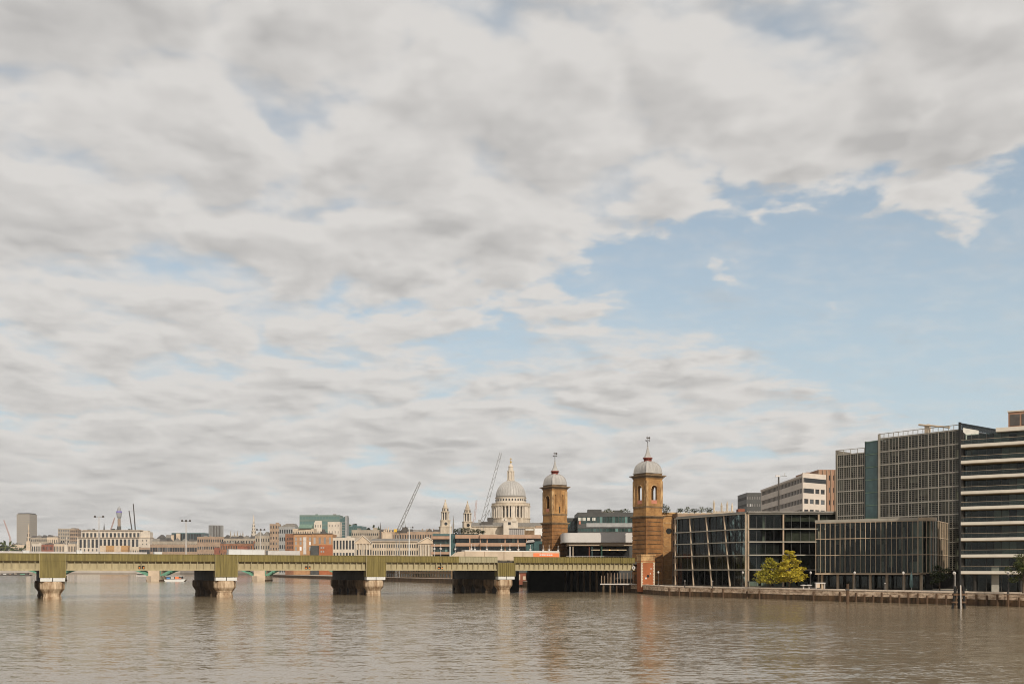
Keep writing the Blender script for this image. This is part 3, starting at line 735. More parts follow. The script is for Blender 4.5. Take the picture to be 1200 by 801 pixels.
# wall that runs right from the near tower, with a round window
A = (WX(771, 328), 328.0); ang = R(10)
q = MB(A[0], A[1], 0, ang); root = thing('station_flank_wall', 'ochre brick flank wall with a round window right of the nearer tower', 'wall', (A[0], A[1], LAND))
q.box(0, 6.8, 0, 8, LAND-1, 26.0); q.build('wall', m_yb, root)
q = MB(A[0], A[1], 0, ang); q.box(-.3, 7.1, -.3, 8.2, 25.0, 25.35); q.box(-.15, 6.95, -.15, 8.1, 25.7, 26.2); q.box(1.6, 1.95, -.12, 0, 15, 22.5); q.box(5.6, 5.95, -.12, 0, 15, 22.5); q.box(1.6, 5.95, -.14, 0, 22.5, 22.9)
z = 4.0
while z < 24: q.box(0, 6.8, -.05, 0, z, z+.14); z += 1.55
q.build('moulding', m_ystone, root)
q = MB(A[0], A[1], 0, ang)
pts = [(3.75+.95*math.cos(2*math.pi*i/20), 20.0+.95*math.sin(2*math.pi*i/20)) for i in range(20)]
q.prismy(pts[::-1], -.13, -.052); q.build('round_window', m_black, root)
# brick gate block at the foot, at the bridge's end
Bx, By = WX(751.5, 303), 303.0; psi = R(8)
root = thing('abutment_block', 'small red brick block with pale quoins at the right end of the bridge', 'gatehouse', (Bx, By, LAND))
G = lambda: MB(Bx, By, 0, psi)
q = G(); q.box(0, 4.2, 0, 5, 0.5, 9.9); q.build('wall', m_redbrick, root)
q = G(); q.box(-.12, 4.32, -.12, 5.1, 9.4, 9.75); q.box(-.05, 4.25, -.05, 5.05, 9.903, 11.5); q.box(-.25, 4.45, -.25, 5.2, 11.503, 11.9); q.build('stone_cap', m_ystone, root)
q = G(); z = 2.0; k = 0
while z < 9.2: w = .55 if k % 2 else .35; q.box(-.06, w, -.06, .3, z, z+.4); q.box(4.2-w, 4.26, -.06, .3, z, z+.4); z += .42; k += 1
q.build('quoin', m_portland, root)
q = G(); pts = [(2.1+.42*math.cos(2*math.pi*i/16), 5.3+.42*math.sin(2*math.pi*i/16)) for i in range(16)]; q.prismy(pts[::-1], -.05, -.003); q.build('round_opening', m_black, root)
q = G(); q.box(1.2, 1.7, -.05, -.003, 4.4, 4.9); q.box(2.7, 3.0, -.05, -.003, 5.9, 6.2); q.box(2.9, 3.2, -.05, -.003, 7.4, 7.7); q.build('notice_plate', m_white, root)

# white navigation lamp drum under the girder end
_, x, y = on_deck(742.5, -.4); r = thing('navigation_lamp', 'round white navigation lamp hanging at the bridge end beside the brick block', 'lamp', (x, y, 8.2))
q = MB(x, y, 0); q.prismy([(.55*math.cos(2*math.pi*i/16), 7.9+.55*math.sin(2*math.pi*i/16)) for i in range(16)][::-1], -.15, .15); q.build('lamp_drum', m_white2, r)
q = MB(x, y, 0); q.tube((0, .1, 8.3), (0, .9, 9.6), .05); q.box(-.1, .1, -.2, -.153, 7.6, 8.2); q.build('bracket', m_slate, r)

# abutment wall beneath the bridge's end and the jetty walkway in front of it
root = thing('abutment_wall', 'near black brick wall under the right end of the railway bridge', 'wall', (40, 322, 0))
q = BF(); q.box(SEND-7, SEND-6, 3, 48, -1, 7.3); q.box(150, SEND-6, 33, 34, -1, 7.3); q.box(125, 150, 40, 41, -1, 6.8); q.build('wall', m_black, root)  # whole wall in one near-black tone
q = BF(); 
for t in range(4, 46, 4): q.box(SEND-7.25, SEND-7, t, t+.9, -1, 7.2)
q.build('buttress', m_pier_dark, root)
root = thing('jetty_walkway', 'white edged jetty walkway with pale posts under the right end of the bridge', 'jetty', (WX(704, 312), 312, 0))
x0, x1 = WX(704, 310), WX(747, 305)
q = MB(x0, 312, 0, R(-12)); L_ = (x1-x0)/math.cos(R(12)); q.box(0, L_, 0, 2.2, 2.55, 2.9); q.build('deck', m_white2, root)
for i in range(11):
    q = MB(x0, 312, 0, R(-12)); s = L_*(i+.4)/11; q.box(s-.07, s+.09, .05, .2, 2.9, 6.2 if i > 1 else 5.4); q.build('post', m_tan, root)
for i in range(3):
    q = MB(x0, 312, 0, R(-12)); s = L_*(.28+.19*i); q.box(s-.12, s+.12, .3, .6, -1, 2.55); q.build('pile', m_wood, root)
root = thing('mooring_pontoon', 'dim pontoon with a pale edge in the shade under the bridge', 'pontoon', (WX(624, 352), 352, 0))
q = MB(WX(624, 352), 352, 0, R(4)); q.box(0, 13, 0, 4, .2, 2.7); q.build('hull', m_slate, root)
q = MB(WX(624, 352), 352, 0, R(4)); q.box(0, 11, -.1, .0, 2.7, 3.1); q.build('pale_edge', m_white2, root)
root = thing('wharf_hut', 'small red and cream hut seen under the bridge right of the last pier', 'hut', (WX(606, 420), 420, LAND))
q = MB(WX(606, 420), 420, 0, 0); q.box(0, 6.2, 0, 4, 1, 6.0); q.build('wall', m_redb, root)
q = MB(WX(606, 420), 420, 0, 0); q.box(.4, 1.3, -.1, -.003, 3, 5.4); q.box(2.4, 3.6, -.1, -.003, 3.1, 4.6); q.build('window', m_cream, root)
q = MB(WX(606, 420), 420, 0, 0); q.box(-.3, 6.5, -.3, 4.3, 6.003, 6.3); q.build('roof', m_slate, root)

# ---------------------------------------------------------------- station canopy and the office behind it
Y = 350.0; x0, x1 = WX(659.5, Y), WX(743, Y)
root = thing('station_canopy', 'curved white canopy over the platforms between the two brick towers', 'canopy', (x0, Y, 9.9))
q = MB(); pl = []
for i in range(9): t = i/8; pl.append((x0+3.2*(1-math.sin(t*math.pi/2)) , Y+2.6*(1-t)+0 if False else Y+3.0*math.cos(t*math.pi/2)))
outl = [(x0, Y+40)]+[(x0+3.0*(1-math.cos(t*math.pi/16)), Y+3.0*(1-math.sin(t*math.pi/16))) for t in range(9)]+[(x1, Y), (x1, Y+40)]
q.prism(outl, WZ(635, Y), WZ(624, Y)); q.build('fascia', mat('canopy_panels', (.50, .475, .45), .5, .05, .3), root)
q = MB(); q.prism([(x0+2.2, Y+1.2), (x1, Y+1.2), (x1, Y+38), (x0+2.2, Y+38)], WZ(638.5, Y), WZ(635, Y)-.003); q.build('soffit_beam', m_cream, root)
for px, mm, w in ((668, m_white2, .18), (671.5, m_cream, .14), (690.5, m_redb, .13), (693.8, m_tealpanel, .13), (705, m_greeniron, .25)):
    x = WX(px, Y+2); q = MB(x, Y+2, 0); q.box(-w, w, -w, w, 9.9, WZ(638.5, Y)); q.build('post', mm, root)
q = MB(); q.box(x0+2.5, x1, Y+14, Y+14.4, 9.9, WZ(638.5, Y)-.05); q.build('interior_dark_sheet', m_black, root)  # black sheet standing in for the shade deep under the canopy
q = MB(); x = x0+3
while x < x1: q.box(x, x+.07, Y-4, Y-3.93, 9.9, 11.9); x += .9
q.box(x0+1, x1, Y-4.02, Y-3.95, 11.9, 11.98); q.box(x0+1, x1, Y-4.02, Y-3.95, 11.2, 11.25); 
rl = thing('platform_railing', 'thin grey railing along the platform edge below the white canopy', 'railing', (x0+1, Y-4, 9.9)); q.build('rails', m_white2, rl)
q = MB(); 
for px in (698, 710, 719, 729):
    x = WX(px, Y+8); q.box(x-1.6, x+1.6, Y+8, Y+8.2, WZ(644.3, Y+8), WZ(643.5, Y+8))
tube_m = mat('strip_lamp', (.8, .6, .35), .5, .02); bb = tube_m.node_tree.nodes['Principled BSDF']; bb.inputs['Emission Color'].default_value = (1, .75, .45, 1); bb.inputs['Emission Strength'].default_value = .7
q.build('strip_light', tube_m, root)

P_ = rect(677, 743, 372, 20); H = WZ(600, 372)
r = building('station_office', 'dark grey office with two ribbons of windows rising behind the white canopy', P_, LAND, H, m_darkclad, m_wgreen, m_roofgrey, 4, 18, fill=.9, rows=[(WZ(622.5, 372), WZ(618.5, 372)), (WZ(613.5, 372), WZ(605, 372))], plant=2)
q = MB(); w0, w1 = P_[0][0], P_[1][0]; q.box(w0+3.2, w1, 371.7, 371.997, WZ(617.2, 372), WZ(612.5, 372)); q.build('balcony_band', m_grey, r)
q = MB()
for i, px in enumerate((679.5, 684.5, 690, 696)): q.box(WX(px-1.8, 372), WX(px+1.8, 372), 372.05, 372.12, WZ(609.8, 372), WZ(606, 372))
q.build('window_blind', m_blind2, r)
q = MB(); q.box(WX(689, 376), WX(705, 376), 376, 380, H-1, WZ(596.5, 376)); q.build('roof_plant', m_darkclad, r)
q = MB(); q.box(WX(678.2, 372), WX(680.5, 372), 371.6, 371.69, WZ(613.8, 372), WZ(610.3, 372)); q.build('red_panel', m_salmon, r)
P_ = rect(663.5, 676.6, 380, 20); building('station_office', 'narrow dark glazed block between the farther tower and the dark ribbon windowed office', P_, LAND, WZ(606.5, 380), m_darkclad, m_wgreen, m_roofgrey, 5, 4, fill=.85, wh=.8)

# ---------------------------------------------------------------- glass offices on the quay
def line_pts(A, B): return math.hypot(B[0]-A[0], B[1]-A[1]), math.atan2(B[1]-A[1], B[0]-A[0])
def glass_face(root, A, B, levels, bays, mband, mcol, band_h=.35, band_out=.5, col_r=.16, depth=7, sub=0, inner=True, colstep=1, gm=None, rails=0, mrail=None, blinds=.3, seed=1, lean=None, sub_w=.05, sub_out=.04, blindset=None, msub=None):
    """a real curtain wall: panes, projecting floor bands, posts, floors going back, a dim room behind with blinds and columns"""
    ln, ang = line_pts(A, B); rnd = random.Random(seed); F = lambda: MB(A[0], A[1], 0, ang)
    gm = gm or m_glass; W = Wins(root, gm, 'glass_pane', cap=90); bw = ln/bays
    for i in range(bays):
        for z0, z1 in zip(levels[:-1], levels[1:]):
            q = F(); W.pane(q.P((i+.5)*bw, .1, (z0+z1)/2), ang, bw-.06, z1-z0-band_h-.02, .03)
    W.done()
    for z in levels[1:]:
        q = F(); q.box(0, ln, -band_out, .35, z-band_h/2, z+band_h/2); q.build('floor_band', mband, root)
    if inner:
        q = F()
        for z in levels: q.box(.05, ln-.05, .353, depth, z-.2, z+.15)
        q.build('floor_slab', m_blinddim, root)
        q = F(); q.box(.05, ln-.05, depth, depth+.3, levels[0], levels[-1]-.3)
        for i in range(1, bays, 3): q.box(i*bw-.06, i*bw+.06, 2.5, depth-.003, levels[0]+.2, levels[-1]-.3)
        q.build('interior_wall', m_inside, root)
        q = F()
        for i in range(0, bays, 2):
            x = (i+.5)*bw; q.box(x-.28, x+.28, 1.7, 2.3, levels[0]+.2, levels[-1]-.25)
        q.build('inner_column', m_band, root)
    for i in range(0, bays+1, colstep):
        dx = 0 if not lean else lean(i)
        q = F(); q.tube((min(max(i*bw, .1), ln-.1)-dx, -band_out*.55, levels[-1]), (min(max(i*bw, .1), ln-.1)+dx, -band_out*.55, levels[0]), col_r, n=8); q.build('post', mcol, root)
    if sub:
        msub = msub or mcol
        q = F()
        for i in range(bays*sub):
            x = (i+1)*bw/sub
            if x < ln-.05: q.box(x-sub_w, x+sub_w, -sub_out, .08, levels[0], levels[-1])
        q.build('mullion', msub, root)
    if rails:
        q = F()
        for z0, z1 in zip(levels[:-1], levels[1:]):
            for k in range(1, rails+1):
                z = z0+(z1-z0)*k/(rails+1); q.box(0, ln, -sub_out-.02, -.0, z-.045, z+.045)
        q.build('rail', mrail or mband, root)
    for i in range(bays):
        for z0, z1 in zip(levels[:-1], levels[1:]):
            if rnd.random() < blinds:
                h = (z1-z0-.4)*rnd.choice((.35, .5, .7, 1.0)); w = bw*rnd.choice((.25, .45, .9)); o = rnd.uniform(0, bw-w)
                q = F(); q.box(i*bw+o+.04, i*bw+o+w-.04, .5, .55, z1-.2-h, z1-.2); q.build('blind', rnd.choice(blindset or (m_blinddim, m_blinddim, m_blinddim, m_inside, m_inside, m_blind)), root)
    return F, ln

# 1: long low office with thin aluminium bands, right of the brick tower
A1 = (WX(793, 300), 300.0); B1 = (WX(876, 272), 272.0); C1 = (WX(1000, 272), 272.0)
Z1 = [LAND+.2, 7.2, 11.2, 14.8, 18.3, 22.5]
r = thing('glass_office', 'long low dark glass office with thin pale floor bands, beside the nearer brick tower', 'office building', (*A1, LAND))
def leanf(i): return [0, .35, .55, .55, 0][i] if i < 5 else 0
glass_face(r, A1, B1, Z1, 4, m_band, m_bronze, .28, 1.0, .24, 8, sub=3, msub=m_darkclad, seed=3, blinds=.5, lean=lambda i: {1: .9, 2: 1.3, 3: 1.3}.get(i, 0))
glass_face(r, B1, C1, Z1, 3, m_band, m_bronze, .30, .9, .26, 9, sub=4, msub=m_darkclad, seed=9, blinds=.4)
q = MB(); q.prism([(A1[0]-.2, A1[1]-.6), (B1[0], B1[1]-1.2), (C1[0], C1[1]-1.2), (C1[0], C1[1]+25), (A1[0]+12, A1[1]+22)], 22.70, 23.1); q.build('roof', m_roofgrey, r)
q = MB()
for P, Q in ((A1, B1), (B1, C1)):
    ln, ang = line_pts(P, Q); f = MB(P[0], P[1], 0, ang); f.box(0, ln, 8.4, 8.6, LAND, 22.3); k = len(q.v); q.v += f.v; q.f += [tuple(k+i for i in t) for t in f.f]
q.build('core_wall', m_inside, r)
q = MB()
for P, Q in ((A1, B1), (B1, C1)):
    ln, ang = line_pts(P, Q); f = MB(P[0], P[1], 0, ang); x = 0.5
    while x < ln-2: f.box(x, x+2.6, .6, .7, LAND+.2, LAND+1.6); x += 3.4
    k = len(q.v); q.v += f.v; q.f += [tuple(k+i for i in t) for t in f.f]
q.build('ground_floor_screen', m_blind2, r)
# mast with camera and lamp on its roof
x = WX(912.5, 280); r2 = thing('roof_mast', 'dark mast with a camera arm on the roof before the white office', 'mast', (x, 280, 22.8))
q = MB(x, 280, 0); q.tube((0, 0, 23.1), (0, 0, 33.2), .30, .22); q.build('mast', m_slate, r2)
q = MB(x, 280, 0); q.tube((0, 0, 33.2), (0, 0, 33.8), .1); q.tube((-.9, 0, 33.7), (2.3, 0, 33.5), .09); q.build('arm', m_grey, r2)
q = MB(x, 280, 0); q.taper(-1.1, .5, -.3, .3, 33.3, 33.75, .5); q.tube((1.6, 0, 33.6), (1.8, 0, 34.5), .07); q.build('camera', m_white2, r2)

# 2: glazed box carried on columns
A2 = (WX(955.6, 245), 245.0); B2 = (WX(1076, 232), 232.0)
Z2 = [6.45, 10.7, 14.7, 18.6]
r = thing('glazed_box_office', 'glazed box of bronze mullions above a dark ground floor, below the tall grid fronted office', 'office building', (*A2, LAND))
glass_face(r, A2, B2, Z2, 10, m_bronze, m_bronze, .16, .10, .07, 9, sub=2, seed=12, blinds=.6, sub_w=.045, sub_out=.08)
ln, ang = line_pts(A2, B2); F = lambda: MB(A2[0], A2[1], 0, ang)
q = F(); q.box(-.1, ln, -.15, .3, 18.683, 19.35); q.build('roof_edge', m_band, r)
q = F(); q.box(0, ln, .3, 24, 18.9, 19.1); q.build('roof', m_roofgrey, r)
q = F(); q.box(-.1, ln, -.1, 9, 6.0, 6.367); q.build('underside', m_bronze, r)
# rounded corner and the side going back
def arc(k, rad=3.4): t = math.pi/2*k; return (ln+rad*math.sin(t), rad*(1-math.cos(t)))
for k in range(6):
    (xa, ya), (xb, yb) = arc(k/6), arc((k+1)/6); q = F()
    a2 = math.atan2(yb-ya, xb-xa); l2 = math.hypot(xb-xa, yb-ya)
    for z0, z1 in zip(Z2[:-1], Z2[1:]):
        p0 = q.P(xa, ya, 0); g = MB(p0[0], p0[1], 0, ang+a2); g.box(0, l2, .05, .08, z0+.1, z1-.1); g.build('glass_pane', m_glass, r)
    g = MB(*F().P(xa, ya, 0)[:2], 0, ang+a2); g.box(-.05, .05, -.06, .1, 6.45, 18.6)
    for z in Z2: g.box(.05, l2-.02, -.05, .12, z-.08, z+.08)
    g.box(0, l2, -.08, .3, 18.69, 19.35); g.build('corner_frame', m_bronze, r)
q = F(); q.lathe(ln-1.0, 3.6, [(1.5, 6.5), (1.5, 18.6)], 16); q.build('corner_drum', m_blind2, r)
Bs = F().P(ln+3.4, 3.4, 0)[:2]; Cs = F().P(ln+3.4, 22, 0)[:2]
glass_face(r, Bs, Cs, Z2, 8, m_bronze, m_bronze, .16, .10, .06, 6, sub=1, seed=13, blinds=.15, sub_w=.035)
q = F(); q.box(.3, ln+2, 6, 6.4, LAND, 6.0); q.build('ground_floor_wall', m_inside, r)
for i in range(7): q = F(); q.tube((1+i*ln/6.2, 2.2, LAND), (1+i*ln/6.2, 2.2, 6.0), .33, n=12); q.build('ground_column', m_bronze, r)
q = F()
for i in range(14): q.box(1+i*1.7, 2.5+i*1.7, 5.2, 5.25, LAND+.2, 5.6)
q.build('shopfront_glass', m_glass_clear, r)

# 3: tall office behind a grey screen, with a teal stair tower
A3 = (WX(1031, 260), 260.0); B3 = (WX(1124.5, 243), 243.0); ln, ang = line_pts(A3, B3)
r = thing('screen_fronted_office', 'tall grey glass office with a square gridded screen and teal stair tower at right', 'office building', (*A3, LAND))
fh = 3.42; top = 41.3; Z3 = [top-fh*i for i in range(11)][::-1]
glass_face(r, A3, B3, Z3, 8, m_band, m_band, .34, .14, .10, 6, sub=3, seed=21, blinds=.85, rails=6, mrail=m_screenlight, sub_w=.03, sub_out=.10, gm=m_glass_screen, blindset=(m_blind, m_screenlight, m_screenlight, m_screen, m_blind2))
F = lambda: MB(A3[0], A3[1], 0, ang)
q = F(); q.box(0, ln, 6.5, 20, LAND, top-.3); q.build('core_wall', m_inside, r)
q = F(); q.box(-.1, ln+.2, -.3, -.1, top+1.15, top+1.3)
for i in range(17): q.box(i*ln/16-.05, i*ln/16+.05, -.28, -.12, top+.2, top+1.147)
q.build('roof_rail', m_band, r)
q = F(); q.box(0, ln, .4, 20, top-.1, top+.12); q.build('roof', m_roofgrey, r)
q = F(); q.box(-.35, 0, -.35, .4, LAND, top+1.25); q.build('edge_post', m_band, r)
q = F(); q.box(ln-.02, ln+.28, -.5, .4, LAND, top+1.8); q.build('corner_fin', m_black, r)
q = F(); q.box(ln*.55, ln*.60, 1, 2, top+.12, top+2.5); q.tube((ln*.48, 1, top+2.6), (ln*.86, 1, top+1.0), .28); q.build('cleaning_cradle', m_cream, r)
C3 = F().P(ln+.3, 20, 0)[:2]; B3b = F().P(ln+.3, .4, 0)[:2]
glass_face(r, B3b, C3, Z3, 7, m_darkclad, m_darkclad, .3, .05, .06, 5, sub=1, seed=22, blinds=.2)
f = MB(B3b[0], B3b[1], 0, ang+math.pi/2); f.box(.5, 8.0, -.15, -.06, top-2.3, top+.5); f.build('roof_lantern', m_blind2, r)
f = MB(B3b[0], B3b[1], 0, ang+math.pi/2); f.box(0, 19.5, -.2, .1, top+1.3, top+1.6); f.box(0, 19.5, -.05, .0, top+.2, top+1.3); f.build('side_parapet', m_glass_clear, r)
# stair tower
S0 = (WX(1014.5, 264), 264.0); S1 = (A3[0]-.3, A3[1]+.5); l4, a4 = line_pts(S0, S1)
G = lambda: MB(S0[0], S0[1], 0, a4)
q = G(); W = Wins(r, m_tealpanel, 'stair_pane')
Zs = [40.9-3.35*i for i in range(9)][::-1]
for z0, z1 in zip(Zs[:-1], Zs[1:]): W.pane(q.P(l4/2, -.1, (z0+z1)/2), a4, l4-.1, z1-z0-.35, .1)
q.box(0, l4, .1, 8, LAND, 41.0); q.build('stair_wall', m_darkclad, r)
q = G()
for z in Zs: q.box(0, l4, -.2, .09, z-.12, z+.12)
q.build('stair_band', m_copper, r)
q = G(); q.box(-.15, .0, -.2, .5, LAND, 41.15); q.box(l4*.45, l4*.75, -.05, .05, Zs[1], Zs[-2]-1.5); q.build('stair_edge', m_black, r)
# left block of the same office
L0 = (WX(981, 270), 270.0); L1 = (S0[0]-.1, S0[1]+.3); l5, a5 = line_pts(L0, L1); top5 = 38.2
Z5 = [top5-3.3*i for i in range(7)][::-1]
glass_face(r, L0, L1, Z5, 4, m_band, m_band, .30, .12, .10, 5, sub=3, seed=31, blinds=.8, rails=5, mrail=m_screenlight, sub_w=.03, gm=m_glass_screen, blindset=(m_blind, m_screen, m_screen, m_screen, m_blind2))
q = MB(L0[0], L0[1], 0, a5); q.box(-.3, 0, -.3, 8, LAND, top5+1.3); q.box(0, l5, 5.5, 6, LAND, top5); q.build('block_wall', m_screen, r)
q = MB(L0[0], L0[1], 0, a5); q.box(-.3, l5, -.3, -.15, top5+1.2, top5+1.35)
for i in range(5): q.box(i*l5/4-.05, i*l5/4+.05, -.28, -.17, top5+.1, top5+1.197)
q.build('roof_rail', m_band, r)

# 4: balconied office at the right edge
A4 = (WX(1126, 205), 205.0); B4 = (WX(1200, 199)+16, 189.0); ln, ang = line_pts(A4, B4); F = lambda: MB(A4[0], A4[1], 0, ang)
r = thing('balcony_office', 'office with stacked cream balcony slabs at the right edge of the quay', 'office building', (*A4, LAND))
sl = [WZ(y, 204) for y in (670.6, 651.2, 631.8, 613.2, 595, 577, 558.8, 541, 522)]
for z in sl:
    q = F(); q.prismx([(-.1, z+.36), (-.1, z-.22), (.25, z-.34), (4.4, z-.34), (4.4, z+.28), (.5, z+.36)], 0, ln); q.build('balcony_slab', m_slab, r)
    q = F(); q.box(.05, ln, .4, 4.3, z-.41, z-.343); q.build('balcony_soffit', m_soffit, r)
    q = F(); q.box(.1, ln, .1, .13, z+.365, z+1.25); q.build('balustrade', m_glass_clear, r)
    q = F(); q.box(.05, ln, .06, .16, z+1.253, z+1.3); q.build('handrail', m_bronze, r)
lv = [LAND]+sl
rn = random.Random(8)
W = Wins(r, m_glass, 'glass_pane', cap=90)
for z0, z1 in zip(lv, lv[1:]+[sl[-1]+3.0]):
    q = F(); x = 0.3; i = 0
    while x < ln-.5:
        cp = q.P(x+.7, 2.5, (z0+z1)/2); W.pane(cp, ang, 1.36, z1-z0-.65, .03)
        if x > 5.5 and rn.random() < .75 and z0 > LAND+1:
            b = F(); b.box(x+.02, x+1.35, 2.8, 2.85, z0+.35+(rn.random()*.8 if rn.random() < .4 else 0), z1-.4); b.build('blind', rn.choice((m_blind, m_blind, m_blind2, m_blind2, m_white2)), r)
        x += 1.4; i += 1
    f = F(); x = .3
    while x < ln: f.box(x-.03, x+.03, 2.4, 2.55, z0+.3, z1-.3); x += 1.4
    f.build('mullion', m_slate, r)
W.done()
q = F(); q.box(0, .35, .9, 4.4, LAND, sl[-1]+3); q.box(.36, ln, 6.5, 6.8, LAND, sl[-1]+3); q.build('inner_wall', m_inside, r)
q = F(); q.box(5.5, 6.9, 2.0, 2.3, LAND, 8); q.build('lobby_panel', m_blind, r)
for s in (2.4, 11): q = F(); q.tube((s, 1.6, LAND), (s, 1.6, sl[0]-.4), .35, n=12); q.build('ground_column', m_inside, r)
zt = WZ(503.5, 203)
q = F(); q.box(6.4, ln, 1.0, 12, zt-.45, zt+.35); q.build('roof_slab', m_slab, r)
q = F(); x0 = 8.5; q.box(x0, x0+9, 3, 9, zt+.353, WZ(482, 200)+.35); q.build('roof_plant', m_officebrown, r)
q = F()
for i in range(4): q.box(x0+.35+i*2.1, x0+2.1+i*2.1, 2.9, 2.997, zt+.8, WZ(482, 200)-.2)
q.build('plant_louvre', m_slate, r)
q = F(); q.box(x0-.15, x0+9.15, 2.8, 9.2, WZ(482, 200)+.353, WZ(482, 200)+.6); q.build('plant_cap', m_slab, r)

# ---------------------------------------------------------------- offices behind
Lp = (WX(892, 398), 398.0); Cp = (WX(941, 335), 335.0); Rp = (WX(968, 343), 343.0); Bp = (Rp[0]+2, 400.0)
H = WZ(553.5, 335)
r = thing('white_office', 'white clad corner office with strip windows rising behind the low glass office', 'office building', (*Cp, LAND))
wall = MB(); W = Wins(r, m_wdark, cap=80)
rows = [(WZ(y1, 335), WZ(y0, 335)) for y0, y1 in ((559.3, 564.6), (571.6, 577.0), (583.9, 589.4), (596.2, 601.6), (608.4, 614))]
def skipf(i, a): return False
facade(wall, W, Cp, Rp, LAND, H, rows[1:], 4, .74, ends=.3, inset=.3)
k0 = len(wall.v)
facade(wall, W, Lp, Cp, LAND, H-1.4, rows, 30, .93, ends=.6, trim1=.36, inset=.25, t=.5)
ln, ang = line_pts(Cp, Rp)
facade(wall, None, Rp, Bp, LAND, H, [], 1, trim0=.36)
wall.build('wall', m_officewhite, r); W.done()
q = MB(Cp[0], Cp[1], 0, ang); q.box(.25, ln-.05, -.02, .1, rows[0][0], rows[0][1]); q.box(.25, ln*.46, -.02, .1, rows[1][0], rows[1][1]); q.build('strip_window', m_wdark, r)
q = MB(); q.prism([(Lp[0]+.5, Lp[1]), (Cp[0]+.3, Cp[1]+.5), (Rp[0]-.3, Rp[1]+.5), Bp], H-1.9, H-1.5); q.build('roof', m_roofgrey, r)
ln2, ang2 = line_pts(Lp, Cp); q = MB(Lp[0], Lp[1], 0, ang2)
q.box(-.2, ln2-.2, -.25, .2, H-1.397, H-.75); q.build('parapet', m_officewhite, r)
P_ = rect(959, 990, 362, 18); r = building('brown_office', 'brown clad office with a stepped top just left of the tall screen fronted office', P_, LAND, WZ(550, 362), m_officebrown, m_wdark, m_roofgrey, 9, 6, fill=.25, wh=.4, plant=0, right=False)
q = MB(P_[0][0], 361.9, 0, 0); 
for i in range(7): q.box(i*1.45, i*1.45+.35, -.25, .0, LAND, WZ(550.5, 362))
q.build('pilaster', m_tan, r)
P_ = rect(945, 966, 372, 14); building('brown_office', 'low brown roof storey showing above the white clad corner office', P_, LAND, WZ(553, 372), m_officebrown, m_wdark, m_roofgrey, 9, 6, fill=.3, wh=.3, left=False)
P_ = rect(875, 893, 450, 18); building('grey_office_block', 'small dark grey gridded block left of the white clad corner office', P_, LAND, WZ(577, 450), m_darkclad, m_wcream, m_roofgrey, 12, 9, fill=.5, wh=.4)
P_ = rect(776, 885, 325, 16); P_[0] = (WX(794, 325), 325.0)
r = building('terrace_block', 'pale roof terrace block with planters behind the low glass office', P_, LAND, WZ(601.5, 325), m_tan, m_wdark, m_roofgrey, 6, 14, parapet=.3)
q = MB(); x = P_[0][0]
while x < P_[1][0]: q.box(x, x+1.6, 325.2, 325.5, WZ(601.5, 325), WZ(600, 325)); x += 1.9
q.build('terrace_wall', m_portland, r)
q = MB(); q.box(WX(866, 326), WX(873.5, 326), 327, 330, WZ(601.5, 325), WZ(595.5, 325)); q.build('stair_head', m_redb, r)

# ---------------------------------------------------------------- trees and shrubs
def leaf_mat(name, c0, c1, c2):
    M = bpy.data.materials.new(name); M.use_nodes = True; nt = M.node_tree; N = nt.nodes; L = nt.links
    b = N['Principled BSDF']; b.inputs['Roughness'].default_value = .6; b.inputs['Specular IOR Level'].default_value = .25
    g = N.new('ShaderNodeNewGeometry'); rp = N.new('ShaderNodeValToRGB'); L.new(g.outputs['Random Per Island'], rp.inputs[0])
    e = rp.color_ramp.elements; e[0].color = (*c0, 1); e[1].color = (*c2, 1); q = rp.color_ramp.elements.new(.5); q.color = (*c1, 1)
    L.new(rp.outputs[0], b.inputs['Base Color'])
    t = N.new('ShaderNodeBsdfTranslucent'); L.new(rp.outputs[0], t.inputs[0]); mx = N.new('ShaderNodeMixShader'); mx.inputs[0].default_value = .25
    L.new(b.outputs[0], mx.inputs[1]); L.new(t.outputs[0], mx.inputs[2]); L.new(mx.outputs[0], N['Material Output'].inputs[0])
    return M
m_leaf_y = leaf_mat('yellow_green_leaves', (.26, .23, .02), (.50, .40, .035), (.68, .54, .07))
m_leaf_o = leaf_mat('olive_leaves', (.17, .17, .018), (.34, .30, .03), (.50, .42, .05))
m_leaf_d = leaf_mat('dark_leaves', (.018, .026, .008), (.035, .048, .014), (.06, .075, .02))
m_leaf_m = leaf_mat('green_leaves', (.04, .055, .015), (.07, .085, .02), (.11, .12, .03))
def leaves(mb, rnd, c, rx, ry, rz, n, s):
    """a clump of leaf sized faces through a flattened ball"""
    for _ in range(n):
        while True:
            x, y, z = rnd.uniform(-1, 1), rnd.uniform(-1, 1), rnd.uniform(-1, 1)
            if x*x+y*y+z*z < 1: break
        x = c[0]+x*rx; y = c[1]+y*ry; z = c[2]+z*rz; a = Vector((rnd.gauss(0, 1), rnd.gauss(0, 1), rnd.gauss(0, .5))).normalized()
        b = a.cross(Vector((rnd.gauss(0, .6), rnd.gauss(0, .6), 1))).normalized(); k = s*rnd.uniform(.6, 1.4)
        p = Vector((x, y, z)); n0 = len(mb.v)
        mb.v += [tuple(p-a*k), tuple(p+b*k*.55), tuple(p+a*k), tuple(p-b*k*.55)]; mb.f.append((n0, n0+1, n0+2, n0+3))
